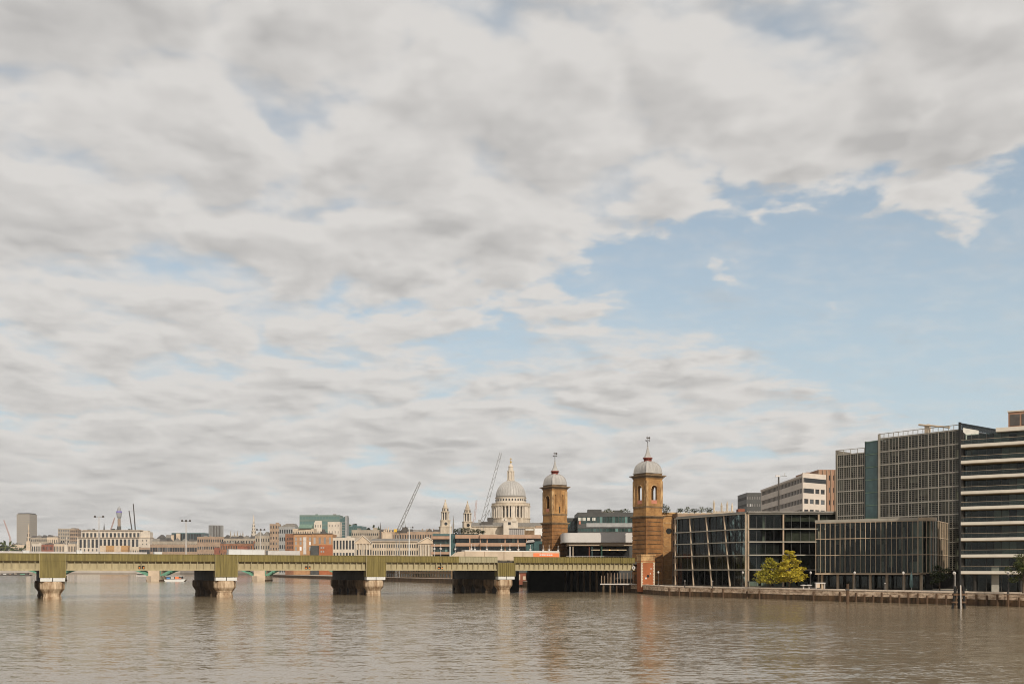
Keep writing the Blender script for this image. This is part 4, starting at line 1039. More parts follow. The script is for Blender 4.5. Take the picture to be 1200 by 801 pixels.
def tree(name, label, x, y, z0, h, r, lm, seed, shape='layered', nl=3600, ls=.24, cat='tree', group=None, trunk_h=.22):
    rnd = random.Random(seed); root = thing(name, label, cat, (x, y, z0), group)
    t = MB(); t.tube((x, y, z0), (x+.1, y, z0+h*.55), h*.022+.05, h*.012+.03, 8); t.tube((x+.1, y, z0+h*.55), (x, y, z0+h*.93), h*.012+.03, .03, 6)
    cr = MB(); cl = []
    if shape == 'layered':
        k = 0; zz = trunk_h
        while zz < .97:
            f = (zz-trunk_h)/(1-trunk_h); rr = r*(1-f)**.75*(1.0 if f > .08 else .8); nb = max(3, int(7*(1-f)+2))
            for j in range(nb):
                a = 2*math.pi*(j+rnd.random()*.6)/nb+k; q = rr*rnd.uniform(.45, .95)
                cl.append((x+q*math.cos(a), y+q*math.sin(a), z0+h*zz+rnd.uniform(-.2, .2), rr*.30+.35, .11*r*(.5+.5*(1-f))+.12))
            zz += .085; k += 1.3
    else:
        for j in range(22):
            a = rnd.uniform(0, 2*math.pi); e = rnd.uniform(-.7, 1.3); q = r*math.sqrt(rnd.random())*.75
            cl.append((x+q*math.cos(a), y+q*math.sin(a), z0+h*(trunk_h+(1-trunk_h)*(.5+.42*math.sin(e)*rnd.random()**.4*(1 if rnd.random() > .4 else -1))), r*rnd.uniform(.25, .42), r*rnd.uniform(.2, .34)))
    per = nl//len(cl)
    for cx, cy, cz, a, b in cl:
        leaves(cr, rnd, (cx, cy, cz), a, a, b, int(per*rnd.uniform(.6, 1.4)), ls)
    for cx, cy, cz, a, b in cl[::2]:
        zt = max(z0+h*.12, cz-abs(cx-x)*.5-.4); t.tube((x, y, zt), (cx, cy, cz), .07, .02, 5)
    t.build('trunk', m_bark, root); cr.build('crown', lm, root); return root
Yt = 247.0
tree('quay_tree', 'bright yellow green tree, the taller right one of the pair on the quay', WX(925, Yt), Yt, LAND+.3, 9.8, 4.3, m_leaf_y, 1, nl=4200, ls=.25)
tree('quay_tree', 'yellow green tree with layered branches, the lower left one of the pair on the quay', WX(902.5, Yt+2), Yt+2, LAND+.3, 7.9, 4.5, m_leaf_o, 2, nl=3600, ls=.25)
x, y = WX(1101, 214), 214; tree('quay_tree', 'small dark round tree with pale trunk on the quay beside the balconied office', x, y, LAND+.3, 5.6, 2.3, m_leaf_d, 4, 'round', 2200, .16)
x, y = WX(1199, 188), 188; tree('quay_tree', 'dark tree against the balconies at the right edge', x, y, LAND+.3, 8.2, 2.9, m_leaf_m, 5, 'round', 3400, .17)
rnd = random.Random(12)
SH = [('leftmost, dense and taller, beside the brick tower', 777.5, 3.2), ('second along from the brick tower, darker', 781.5, 2.6), ('at the left end of the terrace', 797, 1.7), ('round bush on the terrace left of centre', 806, 1.9), ('low bush in the middle of the terrace', 814, 1.5), ('wide bush in the middle of the terrace', 822, 2.1), ('small bush left of the four pinnacles', 831, 1.8)]
for i, (l, px, h) in enumerate(SH):
    rr = thing('roof_shrub', 'roof terrace shrub, '+l, 'shrub', (WX(px, 328), 328, WZ(601, 328)), 'shrubs on the roof terrace')
    q = MB(); leaves(q, rnd, (WX(px, 328), 328, WZ(600, 328)+h*.4), 1.3, 1.0, h*.55, 170, .22); q.build('foliage', m_leaf_m if i % 2 else m_leaf_d, rr)
    q = MB(); q.tube((WX(px, 328), 328, WZ(602, 328)), (WX(px, 328), 328, WZ(600, 328)+h*.4), .06); q.build('stem', m_bark, rr)
for px, l in ((713, 'shrub on the roof of the ribbon windowed office, left of the pair'), (732, 'shrub on the roof of the ribbon windowed office against the nearer tower')):
    rr = thing('roof_shrub', l, 'shrub', (WX(px, 376), 376, WZ(600.3, 376)), 'shrubs on the office roof'); q = MB(); leaves(q, rnd, (WX(px, 376), 376, WZ(599, 376)), 2.2, 1, 1.1, 200, .25); q.build('foliage', m_leaf_m, rr)

# small things on the quay
def quay_lamp():
    r = thing('quay_lamp', 'x', 'street lamp', (0, 0, LAND), 'globe lamps along the quay')
    q = MB(0, 0, LAND); q.lathe(0, 0, [(.22, 0), (.2, .6), (.08, .8), (.06, 3.6), (.1, 3.7)], 8); q.build('post', m_slate, r)
    q = MB(0, 0, LAND); q.lathe(0, 0, [(.1, 3.7), (.27, 3.95), (.27, 4.2), (.1, 4.4)], 10); q.build('globe', m_white2, r)
    return r
ql = quay_lamp()
for i, (px, Y, l) in enumerate(((771.5, 290, 'globe lamp on the quay at the foot of the brick tower'), (870.5, 256, 'globe lamp on the quay left of the yellow trees'), (950, 239, 'globe lamp on the quay right of the yellow trees'), (1001.5, 229, 'globe lamp in front of the glazed box on columns, left one'), (1058.5, 216, 'globe lamp in front of the glazed box near its rounded corner'), (1118, 205, 'globe lamp on the quay behind the timber dolphin'), (1181.5, 194, 'globe lamp under the balconies at the right'))):
    o = ql if i == 0 else copy_tree(ql); o.location = (WX(px, Y), Y, LAND); o['label'] = l
def bollard():
    r = thing('quay_bollard', 'x', 'bollard', (0, 0, LAND), 'white capped bollards on the quay'); q = MB(0, 0, LAND); q.lathe(0, 0, [(.16, 0), (.14, 1.5), (.2, 1.6), (.18, 1.9), (.05, 2.0)], 8); q.build('post', m_slate, r)
    q = MB(0, 0, LAND); q.lathe(0, 0, [(.19, 1.62), (.19, 1.88)], 8); q.build('white_band', m_white2, r); return r
bo = bollard()
for i, (px, Y, l) in enumerate(((802.5, 270, 'white banded bollard on the quay before the left bays of the glass office'), (877, 253, 'white banded bollard just left of the yellow trees'), (803+32, 262, 'white banded bollard below the leaning posts of the glass office'), (1037, 219, 'white banded bollard below the middle of the glazed box'))):
    o = bo if i == 0 else copy_tree(bo); o.location = (WX(px, Y), Y, LAND); o['label'] = l
x, y = WX(956, 236), 236; r = thing('market_trolley', 'small white trolley table on the quay right of the yellow trees', 'trolley', (x, y, LAND))
q = MB(x, y, LAND); q.box(0, 2.3, 0, 1, 1.5, 1.75); q.build('top', m_white2, r)
for a in (.05, 2.1): q = MB(x, y, LAND); q.box(a, a+.15, .1, .9, 0, 1.5); q.build('leg', m_white2, r)
q = MB(x, y, LAND); q.box(.2, 1.0, .1, .9, .5, 1.497); q.build('crate', m_cream, r)
for i, (px, l) in enumerate(((941.5, 'small white parasol base left of the trolley on the quay, nearer the trees'), (948, 'small white heap beside the trolley on the quay'))):
    x = WX(px, 237); r = thing('covered_table', l, 'table', (x, 237, LAND)); q = MB(x, 237, LAND); q.lathe(0, 0, [(.3, 0), (.15, .2), (.15, .9), (.75, 1.0), (.8, 1.1), (.3, 1.25)], 10); q.build('cover', m_white2, r)
x, y = WX(1068, 219), 219; r = thing('folded_parasol', 'tall folded grey green parasol before the glazed box corner', 'parasol', (x, y, LAND))
q = MB(x, y, LAND); q.lathe(0, 0, [(.3, .9), (.42, 1.6), (.3, 3.4), (.05, 4.3)], 8); q.build('canopy', m_tealpanel, r); q = MB(x, y, LAND); q.tube((0, 0, 0), (0, 0, .9), .05); q.build('pole', m_white2, r)
# piles standing in the water
x, y = WX(993, 207), 207.0; r = thing('mooring_pile', 'single brown timber pile standing in the water off the river wall', 'pile', (x, y, 0))
q = MB(x, y, 0); q.tube((0, 0, -2), (0.05, 0, 4.2), .30, .27, 10); q.build('post', m_wood, r); q = MB(x, y, 0); q.box(-.34, .4, -.3, .3, 2.9, 3.2); q.build('iron_band', m_slate, r)
x, y = WX(1123, 184), 184.0; r = thing('timber_dolphin', 'dark timber dolphin of raking piles with a white post and ladder in the water', 'dolphin', (x, y, 0))
for k, (dx, dy, tx) in enumerate(((-1.3, 0, -.5), (-.7, .7, -.3), (.0, -.3, 0), (.8, .5, .5), (1.25, 0, .9))):
    q = MB(x, y, 0); q.tube((dx, dy, -2), (tx, dy*.4, 4.1 if k != 2 else 3.6), .26, .22, 8); q.build('raking_pile', m_wood if k % 2 else m_black, r)
q = MB(x, y, 0); q.tube((.1, -.9, -1), (.1, -.7, 4.3), .11); q.build('white_post', m_white2, r)
q = MB(x, y, 0); q.box(-1.0, 1.2, -.35, .35, 2.4, 2.75); q.box(-1.2, 1.3, -.3, .3, 1.0, 1.3); q.build('crossbeam', m_wood, r)
q = MB(x, y, 0); q.tube((-.6, 0, 4), (-.6, 0, 6.3), .06); q.lathe(-.6, 0, [(.12, 6.3), (.2, 6.5), (.1, 6.7)], 8); q.build('beacon', m_white2, r)

# ---------------------------------------------------------------- next bridge upstream: green iron arches on stone piers
root = thing('arched_bridge', 'green iron arched bridge on stone piers seen beneath the railway bridge', 'bridge', (WX(180.5, 650), 650, 0))
SPN = [56.5, 180.5, 304, 404, 497]; 
Yb = 650.0; xs = [WX(p, Yb) for p in SPN]; xs = [xs[0]-73]+xs
def arch_rib(x0, x1, zs, zc, y, th):
    q = MB(); n = 18
    for i in range(n):
        t0, t1 = i/n, (i+1)/n; f = lambda t: zs+(zc-zs)*(1-abs(2*t-1)**3)
        a0, a1 = x0+(x1-x0)*t0, x0+(x1-x0)*t1; q.prismy([(a0, f(t0)-th), (a1, f(t1)-th), (a1, f(t1)), (a0, f(t0))], y, y+.6)
    return q
for a, b in zip(xs[:-1], xs[1:]):
    for k in range(3): arch_rib(a+3.8, b-3.8, 3.9, 10.2, Yb+k*6, 1.0).build('arch_rib', m_greeniron, root)
    q = MB()
    n = 18
    for i in range(n):
        t0, t1 = i/n, (i+1)/n; f = lambda t: 3.9+6.3*(1-abs(2*t-1)**3)
        if i % 2 == 0: x_ = a+3.8+(b-a-7.6)*t0; q.box(x_, x_+.4, Yb+.1, Yb+.5, f(t0), 10.8)
    q.box(a+3, b-3, Yb-.2, Yb+.2, 10.6, 11.8); q.box(a, b, Yb+.25, Yb+16, 10.6, 11.2); q.build('deck', m_greeniron, root)
for x in xs[1:]:
    q = MB(); q.box(x-3.6, x+3.6, Yb-.5, Yb+17, 1.2, 11.9); q.box(x-4.2, x+4.2, Yb-2, Yb+18, -1, 3.6); q.prism([(x-4.2, Yb-2.003), (x, Yb-5.5), (x+4.2, Yb-2.003)], -1, 3.4); q.build('stone_pier', m_cream, root)
    q = MB(); q.box(x-4.35, x+4.35, Yb-2.1, Yb+18.1, -1, 1.0); q.build('wet_foot', m_wallstain, root)
x = xs[-1]; q = MB(); q.box(x+3.7, x+9.5, Yb+1, Yb+16, -1, 10); q.build('abutment', m_tan, root)

# boats
def boat(name, label, px, Y, L_, hull, top, extras, group=None):
    x = WX(px, Y); r = thing(name, label, 'boat', (x, Y, 0), group)
    q = MB(x, Y, 0); q.prismy([(-L_/2, .5), (-L_/2+1.2, -.3), (L_/2-1.5, -.3), (L_/2, 1.5), (-L_/2, 1.3)], 0, 4); q.build('hull', hull, r)
    q = MB(x, Y, 0); q.box(-L_*.42, L_*.3, .6, 3.6, 1.5, 3.4); q.build('cabin', m_slate, r)
    q = MB(x, Y, 0); q.box(-L_*.45, L_*.34, .3, 3.9, 3.403, 3.8); q.build('roof', top, r)
    for i, (a, b, z0, z1, m) in enumerate(extras): q = MB(x, Y, 0); q.box(L_*a, L_*b, .35, .597, z0, z1); q.build('side_panel', m, r)
    return r
boat('tour_boat', 'white tour boat with blue and orange panels beside the stone pier of the arched bridge', 205, 630, 13.5, m_white, m_white, [(-.4, -.25, 1.6, 2.6, mat('blue_panel', (.05, .2, .45), .5)), (-.2, -.05, 1.7, 3.0, m_white2), (0, .16, 1.6, 3.1, m_orange), (.18, .28, 1.6, 2.4, m_salmon)])
boat('moored_barge', 'dark low barge with a white roof moored far upstream at the left edge', 9, 1350, 22, m_slate, m_white2, [(-.3, -.1, 1.6, 2.8, m_white), (.1, .2, 1.6, 2.6, m_tan)])
boat('moored_barge', 'dark low barge moored far upstream left of the first pier', 27, 1300, 20, m_slate, m_slate, [(-.2, .1, 1.6, 2.8, m_greeniron)])
boat('moored_boat', 'white boat moored far upstream just left of the second pier', 167, 1200, 16, m_white2, m_white, [(-.3, .1, 1.6, 2.8, m_slate)])

def bank_y(px):
    u = (px-CX)/F_PX; best = 0
    for (ax_, ay_), (bx_, by_) in zip(BANK[7:], BANK[8:]):
        den = (bx_-ax_)-u*(by_-ay_)
        if abs(den) < 1e-6: continue
        t = (u*ay_-ax_)/den
        if 0 <= t <= 1: best = max(best, ay_+t*(by_-ay_))
    return best
def far(px, Y): return max(Y, bank_y(px)+25+(Y-800)*.25)

# ---------------------------------------------------------------- the cathedral
Yc = 1000.0; Xc = WX(598.6, Yc)
def zc(y): return WZ(y, Yc)
cat_ = thing('cathedral', 'domed pale stone cathedral with a ribbed lead dome and gilded lantern above the roofs', 'cathedral', (Xc, Yc, LAND))
F = lambda: MB(Xc, Yc, 0)
pm = Yc/F_PX
q = F(); q.lathe(0, 0, [(22.6*pm, zc(640)), (22.6*pm, zc(608.5)), (23.1*pm, zc(608)), (23.1*pm, zc(607))], 48); q.build('drum_base', m_portland, cat_)
q = F(); q.lathe(0, 0, [(19.2*pm, zc(607)), (19.2*pm, zc(594))], 48); drum = q.build('drum', m_beige, cat_)
q = MB(); base = q
me = None
for i in range(32):
    t = 2*math.pi*(i+.5)/32
    if me is None:
        g = MB(); g.lathe(0, 0, [(1.05, 0), (1.0, .6), (.9, .8), (.8, 10.0), (1.05, 10.4), (1.1, 11.15)], 8); me = bpy.data.meshes.new('column'); me.from_pydata(g.v, [], g.f); me.update(); me.materials.append(m_portland2)
    o = bpy.data.objects.new('column', me); COL.objects.link(o); o.parent = cat_; o.location = (21.6*pm*math.cos(t), 21.6*pm*math.sin(t), zc(607)-LAND)
q = F()
for i in range(8):
    t = 2*math.pi*i/8+.12; c, s = math.cos(t), math.sin(t); k = 20.6*pm; g = MB(Xc+k*c, Yc+k*s, 0, t); g.box(-1.3, 1.4, -1.9, 1.9, zc(607), zc(594)); n0 = len(q.v); q.v += g.v; q.f += [tuple(n0+j for j in f) for f in g.f]
q.build('buttress_pier', m_portland2, cat_)
for i in range(32):
    t = 2*math.pi*(i)/32; c, s = math.cos(t), math.sin(t); k = 19.25*pm; g = MB(Xc+k*c, Yc+k*s, 0, t); g.box(-.2, .2, -.75, .75, zc(605.5), zc(597)); g.build('drum_window', m_wdark, drum)
q = F(); q.lathe(0, 0, [(22.2*pm, zc(594)-.003), (23.0*pm, zc(593.6)), (23.1*pm, zc(592.4)), (22.4*pm, zc(592.2)), (22.4*pm, zc(590.3)), (22.7*pm, zc(590.2)), (22.7*pm, zc(589.8))], 48); q.build('entablature', m_portland, cat_)
q = F(); q.lathe(0, 0, [(18.0*pm, zc(590)), (17.8*pm, zc(584.0)), (18.4*pm, zc(583.5)), (18.5*pm, zc(582.9))], 48); att = q.build('attic', m_portland2, cat_)
for i in range(32):
    t = 2*math.pi*(i+.5)/32; c, s = math.cos(t), math.sin(t); k = 17.9*pm; g = MB(Xc+k*c, Yc+k*s, 0, t); g.box(-.15, .25, -.6, .6, zc(587.2), zc(585.0)); g.build('attic_window', m_wdark, att)
prof = []
for i in range(15):
    a = i/14*math.pi/2*.87; prof.append((17.4*pm*math.cos(a)**.92, zc(582.9)+(zc(563.5)-zc(582.9))*math.sin(a)/math.sin(math.pi/2*.87)))
q = F(); q.lathe(0, 0, prof, 64); dm = q.build('dome', m_lead, cat_, smooth=True)
q = F()
for i in range(32):
    t = 2*math.pi*i/32
    for (r0, z0), (r1, z1) in zip(prof[:-1], prof[1:]): q.tube((r0*math.cos(t), r0*math.sin(t), z0), (r1*math.cos(t), r1*math.sin(t), z1), .30, n=4)
q.build('dome_rib', m_lead, dm)
q = F(); q.lathe(0, 0, [(17.6*pm, zc(583)), (17.7*pm, zc(581.6)), (17.2*pm, zc(581.3))], 48); q.build('dome_foot', m_leaddark, cat_)
q = F(); q.lathe(0, 0, [(4.9*pm, zc(564.2)), (4.9*pm, zc(562.8)), (3.6*pm, zc(562.4)), (3.3*pm, zc(556)), (3.1*pm, zc(552.5)), (4.1*pm, zc(552.2)), (4.1*pm, zc(551.2)), (2.9*pm, zc(550.8)), (2.7*pm, zc(547.2)), (3.1*pm, zc(546.9)), (3.0*pm, zc(546.3)), (2.3*pm, zc(545.2)), (1.2*pm, zc(544)), (.7*pm, zc(542.4))], 16)
lan = q.build('lantern', m_portland2, cat_)
for i in range(8):
    t = 2*math.pi*(i+.5)/8; q = F(); q.lathe(3.7*pm*math.cos(t), 3.7*pm*math.sin(t), [(.75, zc(562.4)), (.65, zc(552.3))], 6); q.build('lantern_column', m_portland2, lan)
q = F(); q.lathe(0, 0, [(.5*pm, zc(542.4)), (1.15*pm, zc(541.4)), (1.15*pm, zc(540.6)), (.3*pm, zc(539.7))], 12); q.tube((0, 0, zc(540)), (0, 0, zc(536)), .32); q.tube((-1.1, 0, zc(537.4)), (1.1, 0, zc(537.4)), .28); q.build('cross_and_ball', m_gold, lan)
# body of the church: roofs and walls to each side of the dome
x0, x1 = WX(553, Yc-35), WX(596, Yc-35)
q = MB(); q.box(x0, x1, Yc-30, Yc-8, LAND, zc(617.5)); q.build('nave_wall', m_portland, cat_)
q = MB(); q.prismx([(Yc-31, zc(618.2)), (Yc-19, zc(612.8)), (Yc-7, zc(618.2))], x0-1, x1); q.build('nave_roof', m_leaddark, cat_)
x0, x1 = WX(606, Yc-35), WX(640, Yc-35)
q = MB(); q.box(x0, x1, Yc-30, Yc-8, LAND, zc(617.5)); q.build('choir_wall', m_portland, cat_)
q = MB(); q.prismx([(Yc-31, zc(618)), (Yc-19, zc(613.2)), (Yc-7, zc(618))], x0, x1+1); q.build('choir_roof', m_leaddark, cat_)
q = MB(); xm = WX(601, Yc-45); q.box(xm-9, xm+5, Yc-46, Yc-20, LAND, zc(613)); q.box(xm-10.5, xm-5.5, Yc-47, Yc-40, zc(613), zc(609.8)); q.box(xm-.5, xm+3, Yc-47, Yc-42, zc(613.2), zc(609.5)); q.box(xm-9, xm+4, Yc-46.5, Yc-46, zc(613.2), zc(612)); trn = q.build('transept', m_portland2, cat_)
q = MB(); q.box(xm-4.5, xm-2, Yc-46.3, Yc-46.002, zc(617), zc(614)); q.box(xm-8.4, xm-7.6, Yc-47.3, Yc-47.002, zc(612), zc(610.8)); q.build('transept_window', m_wdark, trn)
def west_tower(px, Y, ytip, lab, sc=1.0):
    X = WX(px, Y); k = Y/F_PX; g = lambda d: WZ(ytip+d, Y)
    G = lambda: MB(X, Y, 0, R(12))
    t = tag(bpy.data.objects.new('west_tower', None)); COL.objects.link(t); t.parent = cat_; t.location = Vector((X, Y, 0))-cat_.location; t['label'] = lab
    q = G(); q.box(-6.6*k, 6.6*k, -6.6*k, 6.6*k, LAND, g(33)); q.box(-6.9*k, 6.9*k, -6.9*k, 6.9*k, g(33), g(32)); q.box(-5.2*k, 5.2*k, -5.2*k, 5.2*k, g(32), g(25.3)); q.box(-5.6*k, 5.6*k, -5.6*k, 5.6*k, g(25.3), g(24.5)); q.build('tower_base', m_portland, t)
    q = G(); q.prismy([(1.9*k*math.cos(2*math.pi*i/14), g(29.0)+1.9*k*math.sin(2*math.pi*i/14)) for i in range(14)][::-1], -5.3*k, -5.2*k-.003); q.build('round_opening', m_wdark, t)
    q = G(); q.lathe(0, 0, [(3.0*k, g(24.5)), (3.0*k, g(15.5))], 12); q.build('belfry_core', m_slate, t)
    for i in range(8):
        a = 2*math.pi*i/8+.4; q = G(); rr = 4.0*k; q.lathe(rr*math.cos(a), rr*math.sin(a), [(.95*k, g(24.5)), (.72*k, g(23.5)), (.72*k, g(16.5)), (1.0*k, g(15.6))], 6); q.build('belfry_column', m_portland2, t)
    q = G(); q.lathe(0, 0, [(5.1*k, g(15.6)), (5.2*k, g(14.8)), (3.6*k, g(14.4)), (3.5*k, g(11.0)), (4.0*k, g(10.8)), (3.9*k, g(10.3)), (2.4*k, g(10.0)), (2.5*k, g(7.6)), (2.0*k, g(7.0)), (1.5*k, g(5.0)), (.8*k, g(3.6)), (.5*k, g(2.4)), (.9*k, g(1.7)), (.6*k, g(.8)), (.1, g(0))], 12); q.build('stepped_top', m_portland, t)
    for i in range(6):
        a = 2*math.pi*i/6+.2; q = G(); q.box(3.55*k*math.cos(a)-.4, 3.55*k*math.cos(a)+.4, 3.55*k*math.sin(a)-.4, 3.55*k*math.sin(a)+.4, g(13.8), g(11.6)); q.build('small_window', m_wdark, t)
    return t
west_tower(521.8, 1040, 584.5, 'nearer western tower, left of the pair'); west_tower(547.8, 1085, 586.2, 'farther western tower, right of the pair')

# ---------------------------------------------------------------- cranes
def crane(name, label, pxb, yb, pxt, yt, Y, wd, m, cab=None, mast_to=None, machine=True):
    x0, z0, x1, z1 = WX(pxb, Y), WZ(yb, Y), WX(pxt, Y), WZ(yt, Y)
    r = thing(name, label, 'crane', (x0, Y, LAND)); d = Vector((x1-x0, 0, z1-z0)); L_ = d.length; d.normalize(); nrm = Vector((d.z, 0, -d.x))
    q = MB(); n = max(6, int(L_/(wd*1.5))); c = lambda i, a, b: Vector((x0, Y, z0))+d*(L_*i/n)+nrm*(a*wd/2*(1-.35*i/n))+Vector((0, b*wd/2, 0))
    th = max(.12, Y*.00017)
    for a, b in ((-1, -1), (1, -1), (1, 1), (-1, 1)): q.tube(c(0, a, b), c(n, a, b), th, th*.8, 4)
    for i in range(n):
        s = 1 if i % 2 else -1
        q.tube(c(i, -s, -1), c(i+1, s, -1), th*.6, n=4); q.tube(c(i, -s, 1), c(i+1, s, 1), th*.6, n=4); q.tube(c(i, s, -1), c(i+1, s, 1), th*.6, n=4)
    q.build('jib', m, r)
    q = MB(x0, Y, 0); 
    for a, b in ((-1, -1), (1, -1), (1, 1), (-1, 1)): q.tube((a*wd*.6, b*wd*.6, LAND), (a*wd*.6, b*wd*.6, z0), th, n=4)
    z = LAND; i = 0
    while z < z0: s = 1 if i % 2 else -1; q.tube((-s*wd*.6, -wd*.6, z), (s*wd*.6, -wd*.6, min(z+wd, z0)), th*.6, n=4); z += wd; i += 1
    q.build('mast', m, r)
    if machine:
        q = MB(x0, Y, 0); q.box(-wd*.8, wd*3.4, -wd, wd, z0-wd*.5, z0+wd*.3); q.box(wd*1.8, wd*3.6, -wd*.9, wd*.9, z0+wd*.3, z0+wd*1.6); q.build('machinery', m_slate, r)
        q = MB(x0, Y, 0); q.tube((wd*.3, 0, z0), (wd*2.4, 0, z0+wd*4.2), th*1.4, n=4); q.tube((wd*3.2, 0, z0+wd*.5), (wd*2.4, 0, z0+wd*4.2), th*1.4, n=4); q.tube((wd*1.6, 0, z0+wd*.5), (wd*2.4, 0, z0+wd*4.2), th, n=4); q.build('frame', m_grey, r)
        q = MB(x0, Y, 0); q.box(-wd*1.2, -wd*.2, -wd*1.1, -wd*.2, z0-wd*.2, z0+wd*.9); q.build('cab', cab or m_yellow, r)
    return r
crane('tower_crane', 'grey luffing crane leaning right, its foot left of the white mast', 466, 622.5, 492.5, 564, 620, 1.7, m_grey)
crane('tower_crane', 'tall grey luffing crane leaning right between the western towers and the dome', 564.8, 612, 587, 530, 640, 2.0, m_grey, m_grey)
crane('tower_crane', 'thin faded red crane jib right of the farther western tower', 555.5, 613, 558.5, 585.5, 1200, 2.0, m_pink, m_pink, machine=False)
crane('tower_crane', 'dark thin crane jib, the taller of two right of the communications tower', 158.6, 621, 156.2, 590, 2300, 1.7, m_slate, m_slate, machine=False)
crane('tower_crane', 'dark thin crane jib, the shorter of two right of the communications tower', 154.6, 620.5, 151.2, 598, 2350, 1.7, m_slate, m_slate, machine=False)
crane('tower_crane', 'faded red crane jib leaning right, left of the communications tower', 130, 620, 134.5, 606, 2400, 2.2, m_pink, m_pink, machine=False)
crane('tower_crane', 'pale red crane jib leaning left at the far left above the trees', 12, 630, 4.5, 609, 2600, 2.2, m_pink, m_pink, machine=False)

# ---------------------------------------------------------------- skyline, far to near
def cyl_tower(name, label, px, w, ytop, Y, m, gm, floors):
    X = WX(px, Y); r_ = w/2*Y/F_PX; zt = WZ(ytop, Y); r = thing(name, label, 'tower', (X, Y, LAND)); q = MB(X, Y, 0)
    q.lathe(0, 0, [(r_*.96, LAND), (r_*.96, zt)], 28); q.build('core', gm, r)
    q = MB(X, Y, 0)
    for i in range(28): t = 2*math.pi*i/28; q.tube((r_*math.cos(t), r_*math.sin(t), LAND), (r_*math.cos(t), r_*math.sin(t), zt), r_*.05, n=4)
    q.lathe(0, 0, [(r_*1.03, zt-r_*.12), (r_*1.03, zt)], 28); q.build('fins', m, r)
# slab tower
P_ = rect(19.5, 35.7, 2450, 30, R(-8)); r = building('slab_tower', 'grey concrete slab tower block at the far left above the trees', P_, LAND, WZ(602, 2450), mat('far_concrete', (.27, .24, .20), .85, .05, .02), m_wcream, m_roofgrey, 26, 15, fill=.62, wh=.5, plant=0, cap=96, left=True)
q = MB(); q.prism(offset_poly(P_, 2), WZ(602, 2450)-.3, WZ(600.8, 2450)); q.build('roof_plant', m_darkclad, r)
# communications tower
X, Y = WX(139.6, 3000), 3000.0; k = Y/F_PX; g = lambda y: WZ(y, Y)
r = thing('communications_tower', 'slim communications tower with a bulging head above the colonnaded palace block', 'tower', (X, Y, LAND))
q = MB(X, Y, 0); q.lathe(0, 0, [(1.7*k, LAND), (1.7*k, g(608)), (1.3*k, g(607.5))], 16); q.build('shaft', m_tan, r)
q = MB(X, Y, 0); q.lathe(0, 0, [(2.3*k, LAND), (2.3*k, g(616.2))], 16); q.build('lower_shaft', m_slate, r)
q = MB(X, Y, 0); q.lathe(0, 0, [(1.4*k, g(607.5)), (2.6*k, g(605)), (3.1*k, g(600.5)), (3.1*k, g(598.8)), (2.4*k, g(598.6)), (1.9*k, g(595.6)), (1.4*k, g(594.6)), (.35*k, g(593.5)), (.2*k, g(592))], 16); q.build('head', m_grey, r)
q = MB(X, Y, 0); q.lathe(0, 0, [(3.2*k, g(600.3)), (3.2*k, g(598.6))], 16); q.build('screen_band', mat('violet_screen', (.16, .12, .42), .5, .05), r)

def spire(name, label, px, Y, ytop, ybase, w, m, tiers=1, cat='spire', rot=0.2, n=8):
    X = WX(px, Y); k = Y/F_PX; r = thing(name, label, cat, (X, Y, LAND)); zb, zt = WZ(ybase, Y), WZ(ytop, Y); h = zt-zb; rr = w/2*k
    q = MB(X, Y, 0, rot); q.box(-rr*1.0, rr*1.0, -rr, rr, LAND, zb); q.build('tower_base', m, r)
    if tiers == 1:
        q = MB(X, Y, 0, rot); q.lathe(0, 0, [(rr, zb), (rr*.85, zb+h*.04), (.12*rr, zt-h*.06), (.05*rr, zt)], n); q.build('spire', m, r)
    else:
        z = zb
        for i in range(tiers):
            f = 1-i/(tiers+.7); f2 = 1-(i+1)/(tiers+.7); z1 = z+h*.72/tiers
            q = MB(X, Y, 0, rot); q.lathe(0, 0, [(rr*f, z), (rr*f*.92, z+.2), (rr*f*.9, z1-h*.03), (rr*f*1.05, z1-h*.025), (rr*f*1.02, z1)], n); q.build('tier', m, r)
            q = MB(X, Y, 0, rot); 
            for j in range(4): t = math.pi/2*j+math.pi/4; q.box(rr*f*.86*math.cos(t)-rr*f*.2, rr*f*.86*math.cos(t)+rr*f*.2, rr*f*.86*math.sin(t)-rr*f*.2, rr*f*.86*math.sin(t)+rr*f*.2, z+h*.025, z1-h*.05)
            q.build('arch_opening', m_wdark, r); z = z1
        q = MB(X, Y, 0, rot); q.lathe(0, 0, [(rr*.32, z), (rr*.07, zt-h*.03), (.02, zt)], n); q.build('tip', m, r)
    return r
spire('church_spire', 'tall stepped white church spire of five tiers right of the cylindrical tower', 297.3, 1750, 602.5, 629, 6.6, m_portland2, 5)
spire('church_spire', 'dark thin spire left of the communications tower', 122, 2300, 612, 622, 2.4, m_slate)
spire('church_spire', 'thin dark spire left of the twin pinnacled church towers', 445.8, 900, 611.5, 624, 2.2, m_slate)
spire('church_spire', 'thin dark spire between the two western cathedral towers', 531.3, 900, 603.5, 613, 1.6, m_leaddark)
spire('steeple', 'slender pale steeple in front of the slab tower at far left', 33.5, 2030, 613, 634, 4.0, m_cream, 3)
spire('steeple', 'short pale turret steeple at the left of the colonnaded palace block', 77.8, 1985, 628, 638, 3.4, m_portland2, 2)
spire('church_spire', 'dark thin turret on the roof ridge right of the domed cathedral towers', 642.5, 900, 611, 618, 1.2, m_leaddark)
